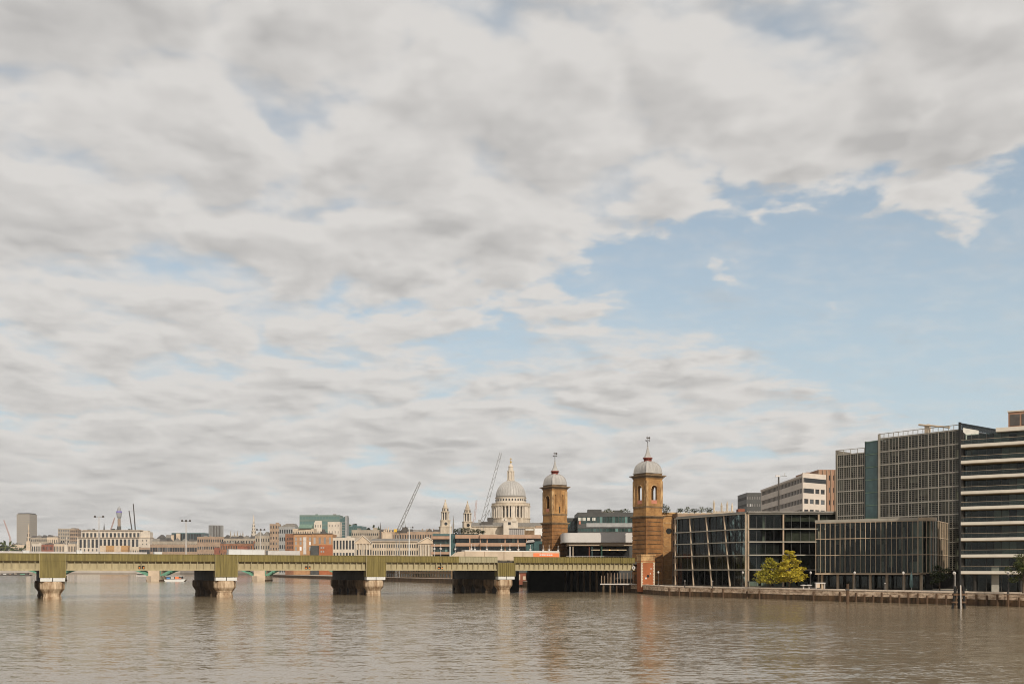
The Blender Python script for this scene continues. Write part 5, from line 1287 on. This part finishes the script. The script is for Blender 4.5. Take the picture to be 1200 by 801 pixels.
def pinnacled(name, label, Y, pxs, tops, pb0, pb1, ybody, m, w=1.6, cat='church tower'):
    x0, x1 = WX(pb0, Y), WX(pb1, Y); r = thing(name, label, cat, (x0, Y, LAND)); q = MB(); q.box(x0, x1, Y, Y+10, LAND, WZ(ybody, Y)); q.build('tower_body', m, r); k = Y/F_PX
    q = MB(); 
    x = x0
    while x < x1: q.box(x, x+.8*k, Y-.2, Y+.6, WZ(ybody, Y), WZ(ybody-1.2, Y)); x += 1.7*k
    q.build('battlement', m, r)
    for px, yt in zip(pxs, tops):
        q = MB(WX(px, Y), Y+1+(3 if px % 2 > 1 else 0), 0, .3); q.lathe(0, 0, [(w*k*.5, WZ(ybody+1, Y)), (w*k*.5, WZ(yt+4.5, Y)), (w*k*.62, WZ(yt+4.2, Y)), (w*k*.35, WZ(yt+3, Y)), (.12, WZ(yt, Y))], 6); q.build('pinnacle', m, r)
    return r
pinnacled('church_tower', 'pale church tower top with four tall pinnacles behind the roof terrace', 620, (837, 846, 852.6, 859.6), (585, 588, 586.5, 588), 836, 860.5, 599.5, m_portland, 2.6)
pinnacled('church_tower', 'grey church tower with many dark pinnacles left of the stepped white spire', 1950, (269.5, 274.5, 278, 282, 284.5), (621, 622.5, 621, 623.5, 621.5), 268.5, 285.5, 628, m_beige, 1.2)
pinnacled('church_tower', 'pale twin pinnacled church towers behind the classical block', 880, (449.5, 451.8, 455, 457.6), (618, 616.8, 616.8, 618), 448, 459, 624, m_cream, 1.7)

m_greenclad = mat('green_grey_cladding', (.13, .18, .155), .5, .15, .05)
CITY = [
 # name, label, px0, px1, ytop, Y, depth, rot, wall, glass, roof, floors, cols, fill, wh, extras
 ('distant_block', 'low pale distant blocks above the trees left of the palace block', 36, 60, 629.5, 2300, 30, 0, m_beige, m_wdark, m_roofgrey, 7, 10, .5, .45, dict(gables=4, plant=3)),
 ('distant_block', 'grey beige block with a stepped roof left of the palace block', 68, 86, 618.8, 2350, 30, 4, m_beige, m_wdark, m_roofgrey, 12, 7, .55, .5, dict(plant=3)),
 ('distant_block', 'dark narrow block with pale roof plant just left of the palace block', 82, 91, 619.6, 2340, 20, 0, m_tan, m_wdark, m_roofgrey, 12, 4, .6, .55, dict(plant=2)),
 ('stone_terrace', 'cream gabled stone houses above the bridge at far left', 13, 28.5, 638, 2010, 16, 0, m_cream, m_wdark, m_slate, 3, 7, .4, .5, dict(gables=4, chim=3)),
 ('stone_terrace', 'pale flat roofed terrace right of the slender steeple', 37, 50, 637, 2020, 16, 0, m_portland2, m_wdark, m_slate, 3, 6, .6, .6, dict(plant=1)),
 ('brick_terrace', 'red brick terrace between the steeple and the palace block', 48.5, 63, 637.5, 2000, 18, 0, m_redb, m_wdark, m_slate, 4, 9, .45, .5, dict(gables=4, chim=3)),
 ('stone_terrace', 'cream arcaded school building left of the palace block', 63, 88, 637, 1995, 18, 0, m_cream, m_wdark, m_slate, 3, 14, .5, .6, dict(gables=5, chim=4)),
 ('gabled_hall', 'tall cream gabled hall behind the brick terrace at left', 55, 67, 629, 2060, 16, 6, m_cream, m_wdark, m_slate, 4, 5, .3, .5, dict(gables=2, chim=2)),
 ('dark_glass_block', 'dark glass box with cream end walls left of the cylindrical tower', 201, 240, 624, 1050, 25, -3, m_tealpanel, m_wdark, m_roofgrey, 5, 12, .9, .85, dict()),
 ('dark_glass_block', 'low dark shed roof left of the dark glass box', 184, 203, 630, 1120, 20, 0, m_darkclad, m_wdark, m_roofgrey, 5, 8, .5, .4, dict(gables=2, plant=1)),
 ('beige_block', 'beige block with set back terraces under the cylindrical tower', 231, 262, 628.5, 1000, 22, 0, m_tan, m_wdark, m_roofgrey, 5, 12, .6, .4, dict(plant=4)),
 ('beige_block', 'long pale roofed block above the banded brown office', 178, 262, 633.8, 960, 20, 2, m_beige, m_wdark, m_roofgrey, 4, 30, .6, .35, dict(gables=10, plant=5)),
 ('beige_block', 'pale stone block behind the two long white cabins', 262, 300, 630.5, 1020, 20, 0, m_beige, m_wdark, m_slate, 5, 12, .45, .45, dict(gables=5, chim=4)),
 ('beige_block', 'pale stone block right of the stepped white spire', 299, 334, 627.5, 1010, 20, -4, m_beige, m_wdark, m_slate, 5, 12, .4, .45, dict(gables=4, chim=4)),
 ('banded_office', 'long brown and tan banded office behind the floodlight mast', 176, 250, 637.5, 880, 20, 2, m_tan, m_wdark, m_roofgrey, 3, 26, .88, .45, dict()),
 ('brick_house', 'low red brick building with a pale roof left of the long white cabin', 251, 267, 641, 840, 14, 0, m_redb, m_wdark, m_white2, 3, 4, .15, .3, dict(parapet=.2)),
 ('brick_house', 'small red brick gable with a pale roof behind the bright white cabin', 279, 290, 639.5, 850, 14, 0, m_redb, m_wdark, m_white2, 3, 4, .15, .3, dict(parapet=.2)),
 ('brick_warehouse', 'brown brick warehouses with many chimneys left of the orange brick block', 258, 298, 636.5, 930, 16, 6, m_brick2, m_wdark, m_slate, 4, 14, .4, .5, dict(gables=7, chim=6)),
 ('brick_warehouse', 'jumbled brown brick warehouse with pale chimneys beside the orange brick block', 297, 336, 633.5, 1060, 16, -5, m_brick2, m_wcream, m_slate, 4, 14, .4, .5, dict(gables=8, chim=7)),
 ('round_stair_block', 'tan block with a tall stair turret right of the stepped spire', 316, 328, 613.5, 1200, 16, 8, m_tan, m_wdark, m_roofgrey, 9, 4, .4, .45, dict(plant=1)),
 ('gallery_block', 'grey block with a sloping roof left of the green copper roof', 327, 346, 617, 1220, 22, 0, m_grey, m_wdark, m_roofgrey, 6, 7, .6, .5, dict(plant=1)),
 ('stone_office', 'cream stone office under a green copper roof', 343, 368, 619, 1180, 20, -5, m_cream, m_wdark, m_roofgrey, 5, 9, .35, .5, dict()),
 ('stone_office', 'white rendered tower block right of the copper roof', 368, 377, 611.5, 1190, 14, 12, m_portland2, m_wdark, m_roofgrey, 8, 3, .25, .4, dict(plant=1)),
 ('stone_office', 'plain white block beside the glass fin of the green office', 384, 398, 611, 1160, 16, 0, m_portland2, m_wdark, m_roofgrey, 8, 4, .2, .35, dict()),
 ('green_office', 'broad green glass office with layered floors on the skyline', 351, 398, 603, 1350, 30, 0, m_greenclad, m_wgreen, m_roofgrey, 12, 14, .92, .6, dict(plant=2)),
 ('terraced_office', 'green grey stepped office right of the glass fin', 405, 424, 616, 1300, 26, -6, m_tealpanel, m_wgreen, m_roofgrey, 9, 8, .85, .55, dict(plant=1)),
 ('green_office', 'pale long roofline behind the classical block', 412, 446, 620.5, 1000, 20, 0, m_beige, m_wdark, m_roofgrey, 6, 14, .5, .3, dict(plant=2)),
 ('distant_block', 'low brown rooftops behind the crane foot', 444, 515, 622.5, 980, 22, 2, m_tan, m_wdark, m_slate, 5, 24, .45, .45, dict(gables=9, chim=5, plant=3)),
 ('white_terrace', 'pale terrace with dark bays and white columns right of the orange brick block', 390, 416, 629.8, 860, 16, -6, m_portland2, m_wdark, m_roofgrey, 3, 7, .6, .72, dict(gables=0, plant=2)),
 ('dark_side_block', 'cluster of low tan buildings right of the palace block', 176, 200, 636.2, 2000, 20, 0, m_tan, m_wdark, m_roofgrey, 4, 10, .5, .4, dict(gables=4, plant=3)),
]
for nm, lb, p0, p1, yt, Y, dp, rt, wm, gm, rm, fl, fc, fi, wh, ex in CITY:
    Y = far(p0, Y); pts = rect(p0, p1, Y, dp, R(rt)); building(nm, lb, pts, LAND, WZ(yt, Y), wm, gm, rm, fl, fc, fill=fi, wh=wh, cap=64, **ex)
cyl_tower('cylindrical_tower', 'grey cylindrical tower block with vertical fins on the skyline', 253.2, 16, 615.2, 1800, m_grey, m_slate, 12)
# cream end walls of the dark glass box
r = [o for o in bpy.data.objects if o.get('label', '').startswith('dark glass box')][0]
Y = far(201, 1050)-6
for a_, b_, y_ in ((200.5, 203.5, 626.5), (206.5, 211, 624.5)): q = MB(); q.box(WX(a_, Y), WX(b_, Y), Y, Y+3, LAND, WZ(y_, Y)); q.build('end_wall', m_cream, r)
# copper roof, glass fin
r = [o for o in bpy.data.objects if o.get('label', '').startswith('cream stone office')][0]
q = MB(); Y = 1176; q.prismx([(Y, WZ(618.5, Y)), (Y+9, WZ(613.6, Y)), (Y+16, WZ(618.5, Y))], WX(349.5, Y), WX(365, Y)); q.build('copper_roof', m_copper, r)
r = thing('glass_fin_block', 'tall grey glass fin with a slanting top beside the broad green office', 'building', (WX(398, 1230), 1230, LAND))
q = MB(); Y = 1230; q.prismy([(WX(398, Y), LAND), (WX(404.5, Y), LAND), (WX(404.5, Y), WZ(604.5, Y)), (WX(398, Y), WZ(608.5, Y))], Y, Y+30); q.build('side_wall', m_tealpanel, r)
q = MB(); q.prismy([(WX(404.6, Y), LAND), (WX(407, Y), LAND), (WX(407, Y), WZ(603.8, Y)), (WX(404.6, Y), WZ(604.5, Y))], Y-2, Y+10); q.build('edge_wall', m_grey, r)
q = MB(); 
for i in range(12): q.box(WX(398, Y), WX(404.5, Y), Y-.3, Y-.01, WZ(645-3*i, Y), WZ(645-3*i, Y)+.6)
q.build('floor_line', m_grey, r)
# pediment roof of the gallery block
r = [o for o in bpy.data.objects if o.get('label', '').startswith('grey block with a sloping')][0]
q = MB(); Y = 1220; q.prismy([(WX(327, Y), WZ(617, Y)), (WX(346, Y), WZ(617, Y)), (WX(344, Y), WZ(613, Y)), (WX(336, Y), WZ(613, Y))], Y+1, Y+20); q.build('roof', m_roofgrey, r)

# the colonnaded palace block
Y = 2040.0; x0, x1 = WX(90.5, Y), WX(177, Y); k = Y/F_PX; g = lambda y: WZ(y, Y)
r = thing('palace_block', 'long white colonnaded palace block with two tiers of tall dark windows at left', 'building', (x0, Y, LAND))
wall = MB(); W = Wins(r, m_wdark, cap=90)
facade(wall, W, (x0+1.5*k, Y), (WX(163, Y), Y), LAND, g(642.0), [(g(645.5), g(642.8))], 15, .35, t=3)
facade(wall, W, (x0+1.5*k, Y+.01), (WX(163, Y), Y+.01), g(642.0), g(629.8), [(g(641.6), g(631.4))], 15, .62, t=3, inset=2.0)
facade(wall, W, (WX(94.5, Y), Y+4), (WX(163.5, Y), Y+4), g(629.8), g(621.5), [(g(629.5), g(624.0))], 15, .60, t=3, inset=1.5)
wall.build('wall', m_portland2, r); W.done()
q = MB(); q.box(x0, x0+1.45*k, Y-1, Y+20, LAND, g(629)); q.box(WX(163.05, Y), WX(176, Y), Y-1, Y+20, LAND, g(629.5)); q.box(WX(164, Y), WX(175, Y), Y+3, Y+20, g(629.5), g(622.8)); q.box(WX(164, Y), WX(172, Y), Y+5, Y+20, g(622.8), g(621)); q.build('end_pavilion', m_portland2, r)
q = MB(); q.box(x0-.3*k, WX(176.5, Y), Y-2, Y+21, g(629.8), g(629.2)); q.box(WX(94, Y), WX(167, Y), Y+2, Y+21, g(621.4), g(620.8)); q.build('cornice', m_cream, r)
q = MB(); 
for px in (167, 171.5):
    for y in (633, 637.2): q.box(WX(px, Y), WX(px+1.0, Y), Y-1.2, Y-1.003, g(y+.8), g(y-.8))
q.build('small_window', m_wdark, r)
q = MB(); q.box(WX(95, Y), WX(163, Y), Y+9, Y+20, g(629), g(620.3)); q.build('roof', m_slate, r)
q = MB(); 
for px, w, h in ((128, 4, 1.6), (134, 3, 1.2), (148, 2, 1.4), (100, 3, .9), (106, 2, 1.4)): q.box(WX(px, Y), WX(px+w, Y), Y+10, Y+14, g(620.4), g(620.4-h))
q.build('roof_plant', m_darkclad, r)
Y = 1990.0
P_ = rect(117, 150, Y, 12); r = building('ochre_building', 'ochre fronted building with a pale square panel in front of the palace block', P_, LAND, WZ(638.8, Y), m_ochre, m_wdark, m_roofgrey, 2, 14, fill=.3, wh=.4)
q = MB(); q.box(WX(134, Y), WX(142, Y), Y-.6, Y-.1, WZ(645.8, Y), WZ(639, Y)); q.build('pale_panel', m_cream, r)
q = MB(); q.box(WX(117, Y), WX(124, Y), Y-.5, Y-.1, WZ(646, Y), WZ(639, Y)); q.build('stone_bay', m_cream, r)
P_ = rect(152, 163, Y, 12); building('pale_pavilion', 'small pale pavilion at the right foot of the palace block', P_, LAND, WZ(640.2, Y), m_portland, m_wdark, m_roofgrey, 2, 4, fill=.4, wh=.5)
P_ = rect(163, 178, Y-20, 12); building('banded_office', 'small dark banded office at the right foot of the palace block', P_, LAND, WZ(641, Y-20), m_tan, m_wdark, m_roofgrey, 3, 5, fill=.95, wh=.55)

# orange brick block with the red brick wing
Y = 1080.0; k = Y/F_PX; g = lambda y: WZ(y, Y)
r = thing('orange_brick_block', 'orange brick block with tall white windows above the bridge', 'building', (WX(344, Y), Y, LAND))
wall = MB(); W = Wins(r, m_wcream, cap=60); 
facade(wall, W, (WX(344, Y), Y), (WX(366, Y), Y), LAND, g(625.2), [(g(644.5), g(640.2)), (g(638.2), g(634)), (g(633), g(629))], 4, .42, t=.6)
facade(wall, W, (WX(366.05, Y), Y-2), (WX(390, Y), Y-2), LAND, g(625.0), [(g(637), g(629.2))], 4, .42, t=.6)
q = wall; q.box(WX(344, Y)+.01, WX(390, Y)-.01, Y+.7, Y+24, LAND, g(625.3)); wall.build('wall', m_brick3, r); W.done()
q = MB(); q.box(WX(334, Y), WX(343.9, Y), Y+1, Y+20, LAND, g(625)); q.build('brown_brick_wing', m_brick2, r)  # left wing in brown brick beside the orange front
q = MB()
for px in (336.5, 339, 341.5):
    for y in (631, 636, 641): q.box(WX(px, Y), WX(px+1.2, Y), Y+.8, Y+.997, g(y+1.5), g(y-1.5))
q.build('dark_window', m_wdark, r)
q = MB(); q.box(WX(355.5, Y), WX(359, Y), Y-.5, Y-.01, g(649), g(629)); q.build('white_bay', m_white2, r)
q = MB(); q.box(WX(343.6, Y), WX(366.2, Y), Y-.8, Y-.01, g(625.4), g(624.6)); q.box(WX(366.3, Y), WX(390.3, Y), Y-2.8, Y-2.01, g(625.2), g(624.4)); q.build('cornice', m_slate, r)
q = MB(); q.prismy([(WX(374.5, Y), g(625)), (WX(383, Y), g(625)), (WX(379, Y), g(621.2)), (WX(377.5, Y), g(621.2))], Y, Y+8); q.lathe(WX(378.2, Y), Y+4, [(1.4, g(621.3)), (1.4, g(620)), (.3, g(618.8))], 8); q.build('cupola', m_slate, r)
q = MB(); q.box(WX(375, Y), WX(391.5, Y), Y-6, Y-2.1, LAND, g(638.3)); q.build('red_wing', m_redbrick, r)
q = MB()
for px, y in ((377, 641.5), (379.5, 641.5), (377, 646), (379.5, 646)): q.box(WX(px, Y), WX(px+1.7, Y), Y-6.3, Y-6.003, g(y+1), g(y-1))
q.build('wing_window', m_wcream, r)
q = MB(); q.box(WX(365, Y), WX(374.5, Y), Y-5, Y-2.1, LAND, g(639)); q.build('glazed_bay', m_darkclad, r)

# classical block with two pediments
Y = 760.0; k = Y/F_PX; g = lambda y: WZ(y, Y); a0, a1 = WX(416, Y), WX(517, Y)
r = thing('classical_block', 'long classical stone block with pediments at both ends facing the river', 'building', (a0, Y, LAND))
wall = MB(); W = Wins(r, m_wdark, cap=80)
facade(wall, W, (WX(436, Y), Y+1), (WX(490, Y), Y+1), LAND, g(634.5), [(g(650), g(645)), (g(641.5), g(637.2))], 20, .5, t=.6)
facade(wall, W, (WX(417, Y), Y), (WX(433, Y), Y), LAND, g(637), [(g(650), g(643.8))], 5, .6, t=.6)
facade(wall, W, (WX(490.1, Y), Y), (WX(511, Y), Y), LAND, g(636.5), [(g(650), g(638.5))], 6, .35, t=.6)
facade(wall, W, (WX(433.1, Y), Y+.4), (WX(435.9, Y), Y+.4), LAND, g(637), [(g(650), g(643.8))], 1, .5, t=.6)
wall.box(a0+1, a1-1, Y+1.7, Y+16, LAND, g(637)); wall.build('wall', m_portland, r); W.done()
q = MB()
q.box(WX(416, Y), WX(434.5, Y), Y-.9, Y+2, g(637), g(636)); q.box(WX(434.6, Y), WX(489.8, Y), Y+.2, Y+2, g(634.5), g(633.7)); q.box(WX(489.9, Y), WX(512, Y), Y-.8, Y+2, g(636.5), g(635.6)); q.box(WX(436, Y), WX(490, Y), Y+.8, Y+.99, g(643.6), g(643)); q.build('cornice', m_cream, r)
q = MB(); q.prismy([(WX(415.5, Y), g(636)), (WX(434.8, Y), g(636)), (WX(425, Y), g(627.6))], Y-.5, Y+1.5); q.prismy([(WX(490, Y), g(635.6)), (WX(512, Y), g(635.6)), (WX(501, Y), g(629.6))], Y-.5, Y+1.5); q.build('pediment', m_cream, r)
q = MB(); 
for A_, B_, C_ in (((415, 636.2), (425, 627.0), None), ((425, 627.0), (435.3, 636.2), None), ((489.5, 635.8), (501, 629.2), None), ((501, 629.2), (512.5, 635.8), None)):
    q.tube((WX(A_[0], Y), Y-.8, g(A_[1])), (WX(B_[0], Y), Y-.8, g(B_[1])), .42, n=4)
q.build('raking_cornice', m_portland2, r)
q = MB(); q.prismx([(Y+1, g(634)), (Y+9, g(630.2)), (Y+17, g(634))], WX(434, Y), WX(491, Y)); q.prismy([(WX(417, Y), g(636)), (WX(434, Y), g(636)), (WX(425.5, Y), g(628.4))], Y+1.6, Y+16); q.build('roof', m_leaddark, r)
for i in range(6):
    px = 492.5+i*3.2; q = MB(); q.lathe(WX(px, Y), Y-1.2, [(.5, g(651)), (.42, g(649.5)), (.38, g(638.2)), (.6, g(637.5))], 8); q.build('column', m_portland2, r)
for i in range(5):
    px = 417.6+i*3.9; q = MB(); q.lathe(WX(px, Y), Y-.9, [(.4, g(651)), (.35, g(643)), (.5, g(642.6)), (.5, g(637.1))], 8); q.build('column', m_portland2, r)

# banded brown office before the cathedral
Y = 600.0; k = Y/F_PX; g = lambda y: WZ(y, Y)
r = thing('brown_terrace_office', 'brown banded office with planted roof terraces in front of the cathedral', 'office building', (WX(505, Y), Y, LAND))
def band(px0, px1, y0, y1, Yp, m, nm='floor_band', d=14): q = MB(); q.box(WX(px0, Yp), WX(px1, Yp), Yp, Yp+d, WZ(y1, Yp), WZ(y0, Yp)); return q.build(nm, m, r)
for lo_, hi_, p0, p1, Yp in ((630.4, 626.2, 533.5, 634, 598), (639.5, 635.7, 534, 616, 597), (649, 645.8, 536, 634, 596)):
    band(p0, 562, hi_, lo_, Yp+2, m_pinkstone); band(562.1, p1, hi_, lo_, Yp, m_pinkstone)
for lo_, hi_ in ((631.2, 627.8), (640.0, 637.3), (649, 646.2)): band(505, 527, hi_, lo_, 606, m_pinkstone)
q = MB(); q.box(WX(506, Y), WX(533, Y), Y+9, Y+22, LAND, g(626.5)); q.box(WX(533.2, Y), WX(634.5, Y), Y+5, Y+22, LAND, g(627)); q.build('core_wall', m_darkclad, r)
W = Wins(r, m_wgreen, cap=80)
for px in [536+4.1*i for i in range(24)]:
    for y0, y1 in ((635.5, 630.6), (645.6, 639.7)): W.pane((WX(px, Y), Y+2.6 if px > 562 else Y+4.4, (g(y0)+g(y1))/2), 0, 3.7*k, abs(g(y1)-g(y0))-.1)
for px in [509+3.2*i for i in range(6)]:
    for y0, y1 in ((637.1, 631.4), (646, 640.2)): W.pane((WX(px, Y), Y+8.5, (g(y0)+g(y1))/2), 0, 2.9*k, abs(g(y1)-g(y0))-.1)
W.done()
q = MB()
for px in (550.5, 563, 571, 592, 607, 617): q.box(WX(px-.7, Y), WX(px+.7, Y), Y-.5, Y+2.4, g(649), g(630.41))
q.build('pier', m_pinkstone, r)
q = MB(); q.box(WX(528, Y), WX(533, Y), Y+4, Y+10, LAND, g(627)); q.build('stair_glass', m_teal, r)
q = MB(); q.box(WX(596.5, Y), WX(614.5, Y), Y+6, Y+12, g(627), g(618.8)); q.build('glass_pavilion', m_wcream, r)
q = MB(); 
for i in range(9): q.box(WX(596.3+2.25*i, Y), WX(596.6+2.25*i, Y), Y+5.8, Y+5.99, g(627), g(618.5))
q.box(WX(596, Y), WX(615, Y), Y+5.6, Y+12.4, g(618.8), g(618.1)); q.build('pavilion_frame', m_slate, r)
q = MB(); q.box(WX(615.2, Y), WX(626, Y), Y+6, Y+12, g(627), g(617.8)); q.build('dark_plant', m_soot, r)
q = MB(); q.box(WX(616, Y), WX(625.5, Y), Y+5.8, Y+5.99, g(620.6), g(618.8)); q.build('plant_grille', m_blind2, r)
q = MB(); q.box(WX(627, Y), WX(637, Y), Y+6, Y+12, g(627), g(618.2)); q.build('white_plant', m_white, r)
q = MB(); q.box(WX(628, Y), WX(640, Y), Y+13, Y+20, g(640), g(614.2)); q.build('brown_wing', m_tan, r)
q = MB(); q.box(WX(505, Y), WX(560, Y), Y+12, Y+20, g(627), g(624.2)); q.build('upper_terrace', m_tealpanel, r)
rnd = random.Random(21)
SHR = [(534.5, 'leftmost dark shrub of the terrace row before the cathedral'), (539, 'second dark shrub of the terrace row, taller'), (543.5, 'third dark shrub of the terrace row below the second western tower'), (548.5, 'fourth dark shrub of the terrace row, below the farther western tower'), (554.5, 'fifth shrub of the terrace row, left of the crane'), (560.5, 'sixth shrub of the terrace row, below the crane foot'), (565.5, 'rightmost low shrub of the terrace row')]
for i, (px, l) in enumerate(SHR):
    h = [3.2, 4.3, 4.4, 4.2, 3.2, 3.3, 1.8][i]*.8; x = WX(px, Y+13); o = thing('terrace_shrub', l, 'shrub', (x, Y+13, g(624)), 'dark shrubs on the roof terrace before the cathedral')
    q = MB(); leaves(q, rnd, (x, Y+11, g(623.5)+h*.45), 1.9, 1.3, h*.62, 260, .34); q.build('foliage', m_leaf_d, o); q = MB(); q.tube((x, Y+11, g(627)), (x, Y+11, g(623.5)+h*.4), .12); q.build('stem', m_bark, o)
# teal shed beside the far brick tower
Yq = 420.0; r = thing('teal_shed', 'teal shed with a pale sloping roof left of the farther brick tower', 'shed', (WX(616, Yq), Yq, LAND))
q = MB(); q.box(WX(616.5, Yq), WX(637, Yq), Yq, Yq+8, LAND, WZ(636, Yq)); q.box(WX(625.5, Yq), WX(636.5, Yq), Yq-.5, Yq+7, LAND, WZ(633.8, Yq)); q.build('wall', m_teal, r)
q = MB(); q.prismy([(WX(616, Yq), WZ(636, Yq)), (WX(627, Yq), WZ(634.6, Yq)), (WX(625, Yq), WZ(632, Yq)), (WX(618.5, Yq), WZ(632.6, Yq))], Yq-1, Yq+8); q.build('roof', m_lead, r)
q = MB(); q.box(WX(632, Yq), WX(636, Yq), Yq-.7, Yq-.503, 9, WZ(637, Yq)); q.build('door', m_black, r)

# river frontage buildings beneath the railway bridge on the north bank
P_ = [(-94, 692), (-34, 556), (-24, 560), (-84, 696)]
building('wharf_building', 'long sooty wharf building on the far bank seen under the railway bridge', P_, LAND, 9.6, m_soot, m_wdark, m_slate, 2, 30, fill=.6, wh=.6, cap=50)

# far off trees
def treeline(label, p0, p1, y, Y, h, n, seed):
    rnd = random.Random(seed); q = MB()
    for i in range(n):
        px = rnd.uniform(p0, p1); x = WX(px, Y); hh = h*rnd.uniform(.6, 1.15); yy = Y+rnd.uniform(-20, 20)
        leaves(q, rnd, (x, yy, LAND+hh*.6), hh*.4, hh*.4, hh*.5, 55, hh*.09)
    o = q.build('treeline', m_leaf_m if seed % 2 else m_leaf_d, at=(WX(p0, Y), Y, LAND)); tag(o, label, 'trees', kind='stuff')
treeline('mass of dark green trees on the bank at the far left', -30, 32, 640, 2060, 52, 60, 1)
treeline('distant trees on the skyline right of the green office', 408, 440, 620, 1500, 60, 26, 2)
treeline('distant trees on the skyline left of the nearer western tower', 486, 514, 622, 1300, 46, 22, 4)

# ---------------------------------------------------------------- air between here and the far city
HAZE_DENSITY = 0.000045
q = MB(); q.box(-3100, 3100, -350, 3750, -2.0, 330)
hm = bpy.data.materials.new('haze_air'); hm.use_nodes = True; nt = hm.node_tree; nt.nodes.clear()
pv = nt.nodes.new('ShaderNodeVolumePrincipled'); pv.inputs['Color'].default_value = (.92, .93, .95, 1); pv.inputs['Density'].default_value = HAZE_DENSITY; pv.inputs['Anisotropy'].default_value = .1
ou = nt.nodes.new('ShaderNodeOutputMaterial'); nt.links.new(pv.outputs[0], ou.inputs['Volume'])
tag(q.build('haze', hm), kind='stuff')
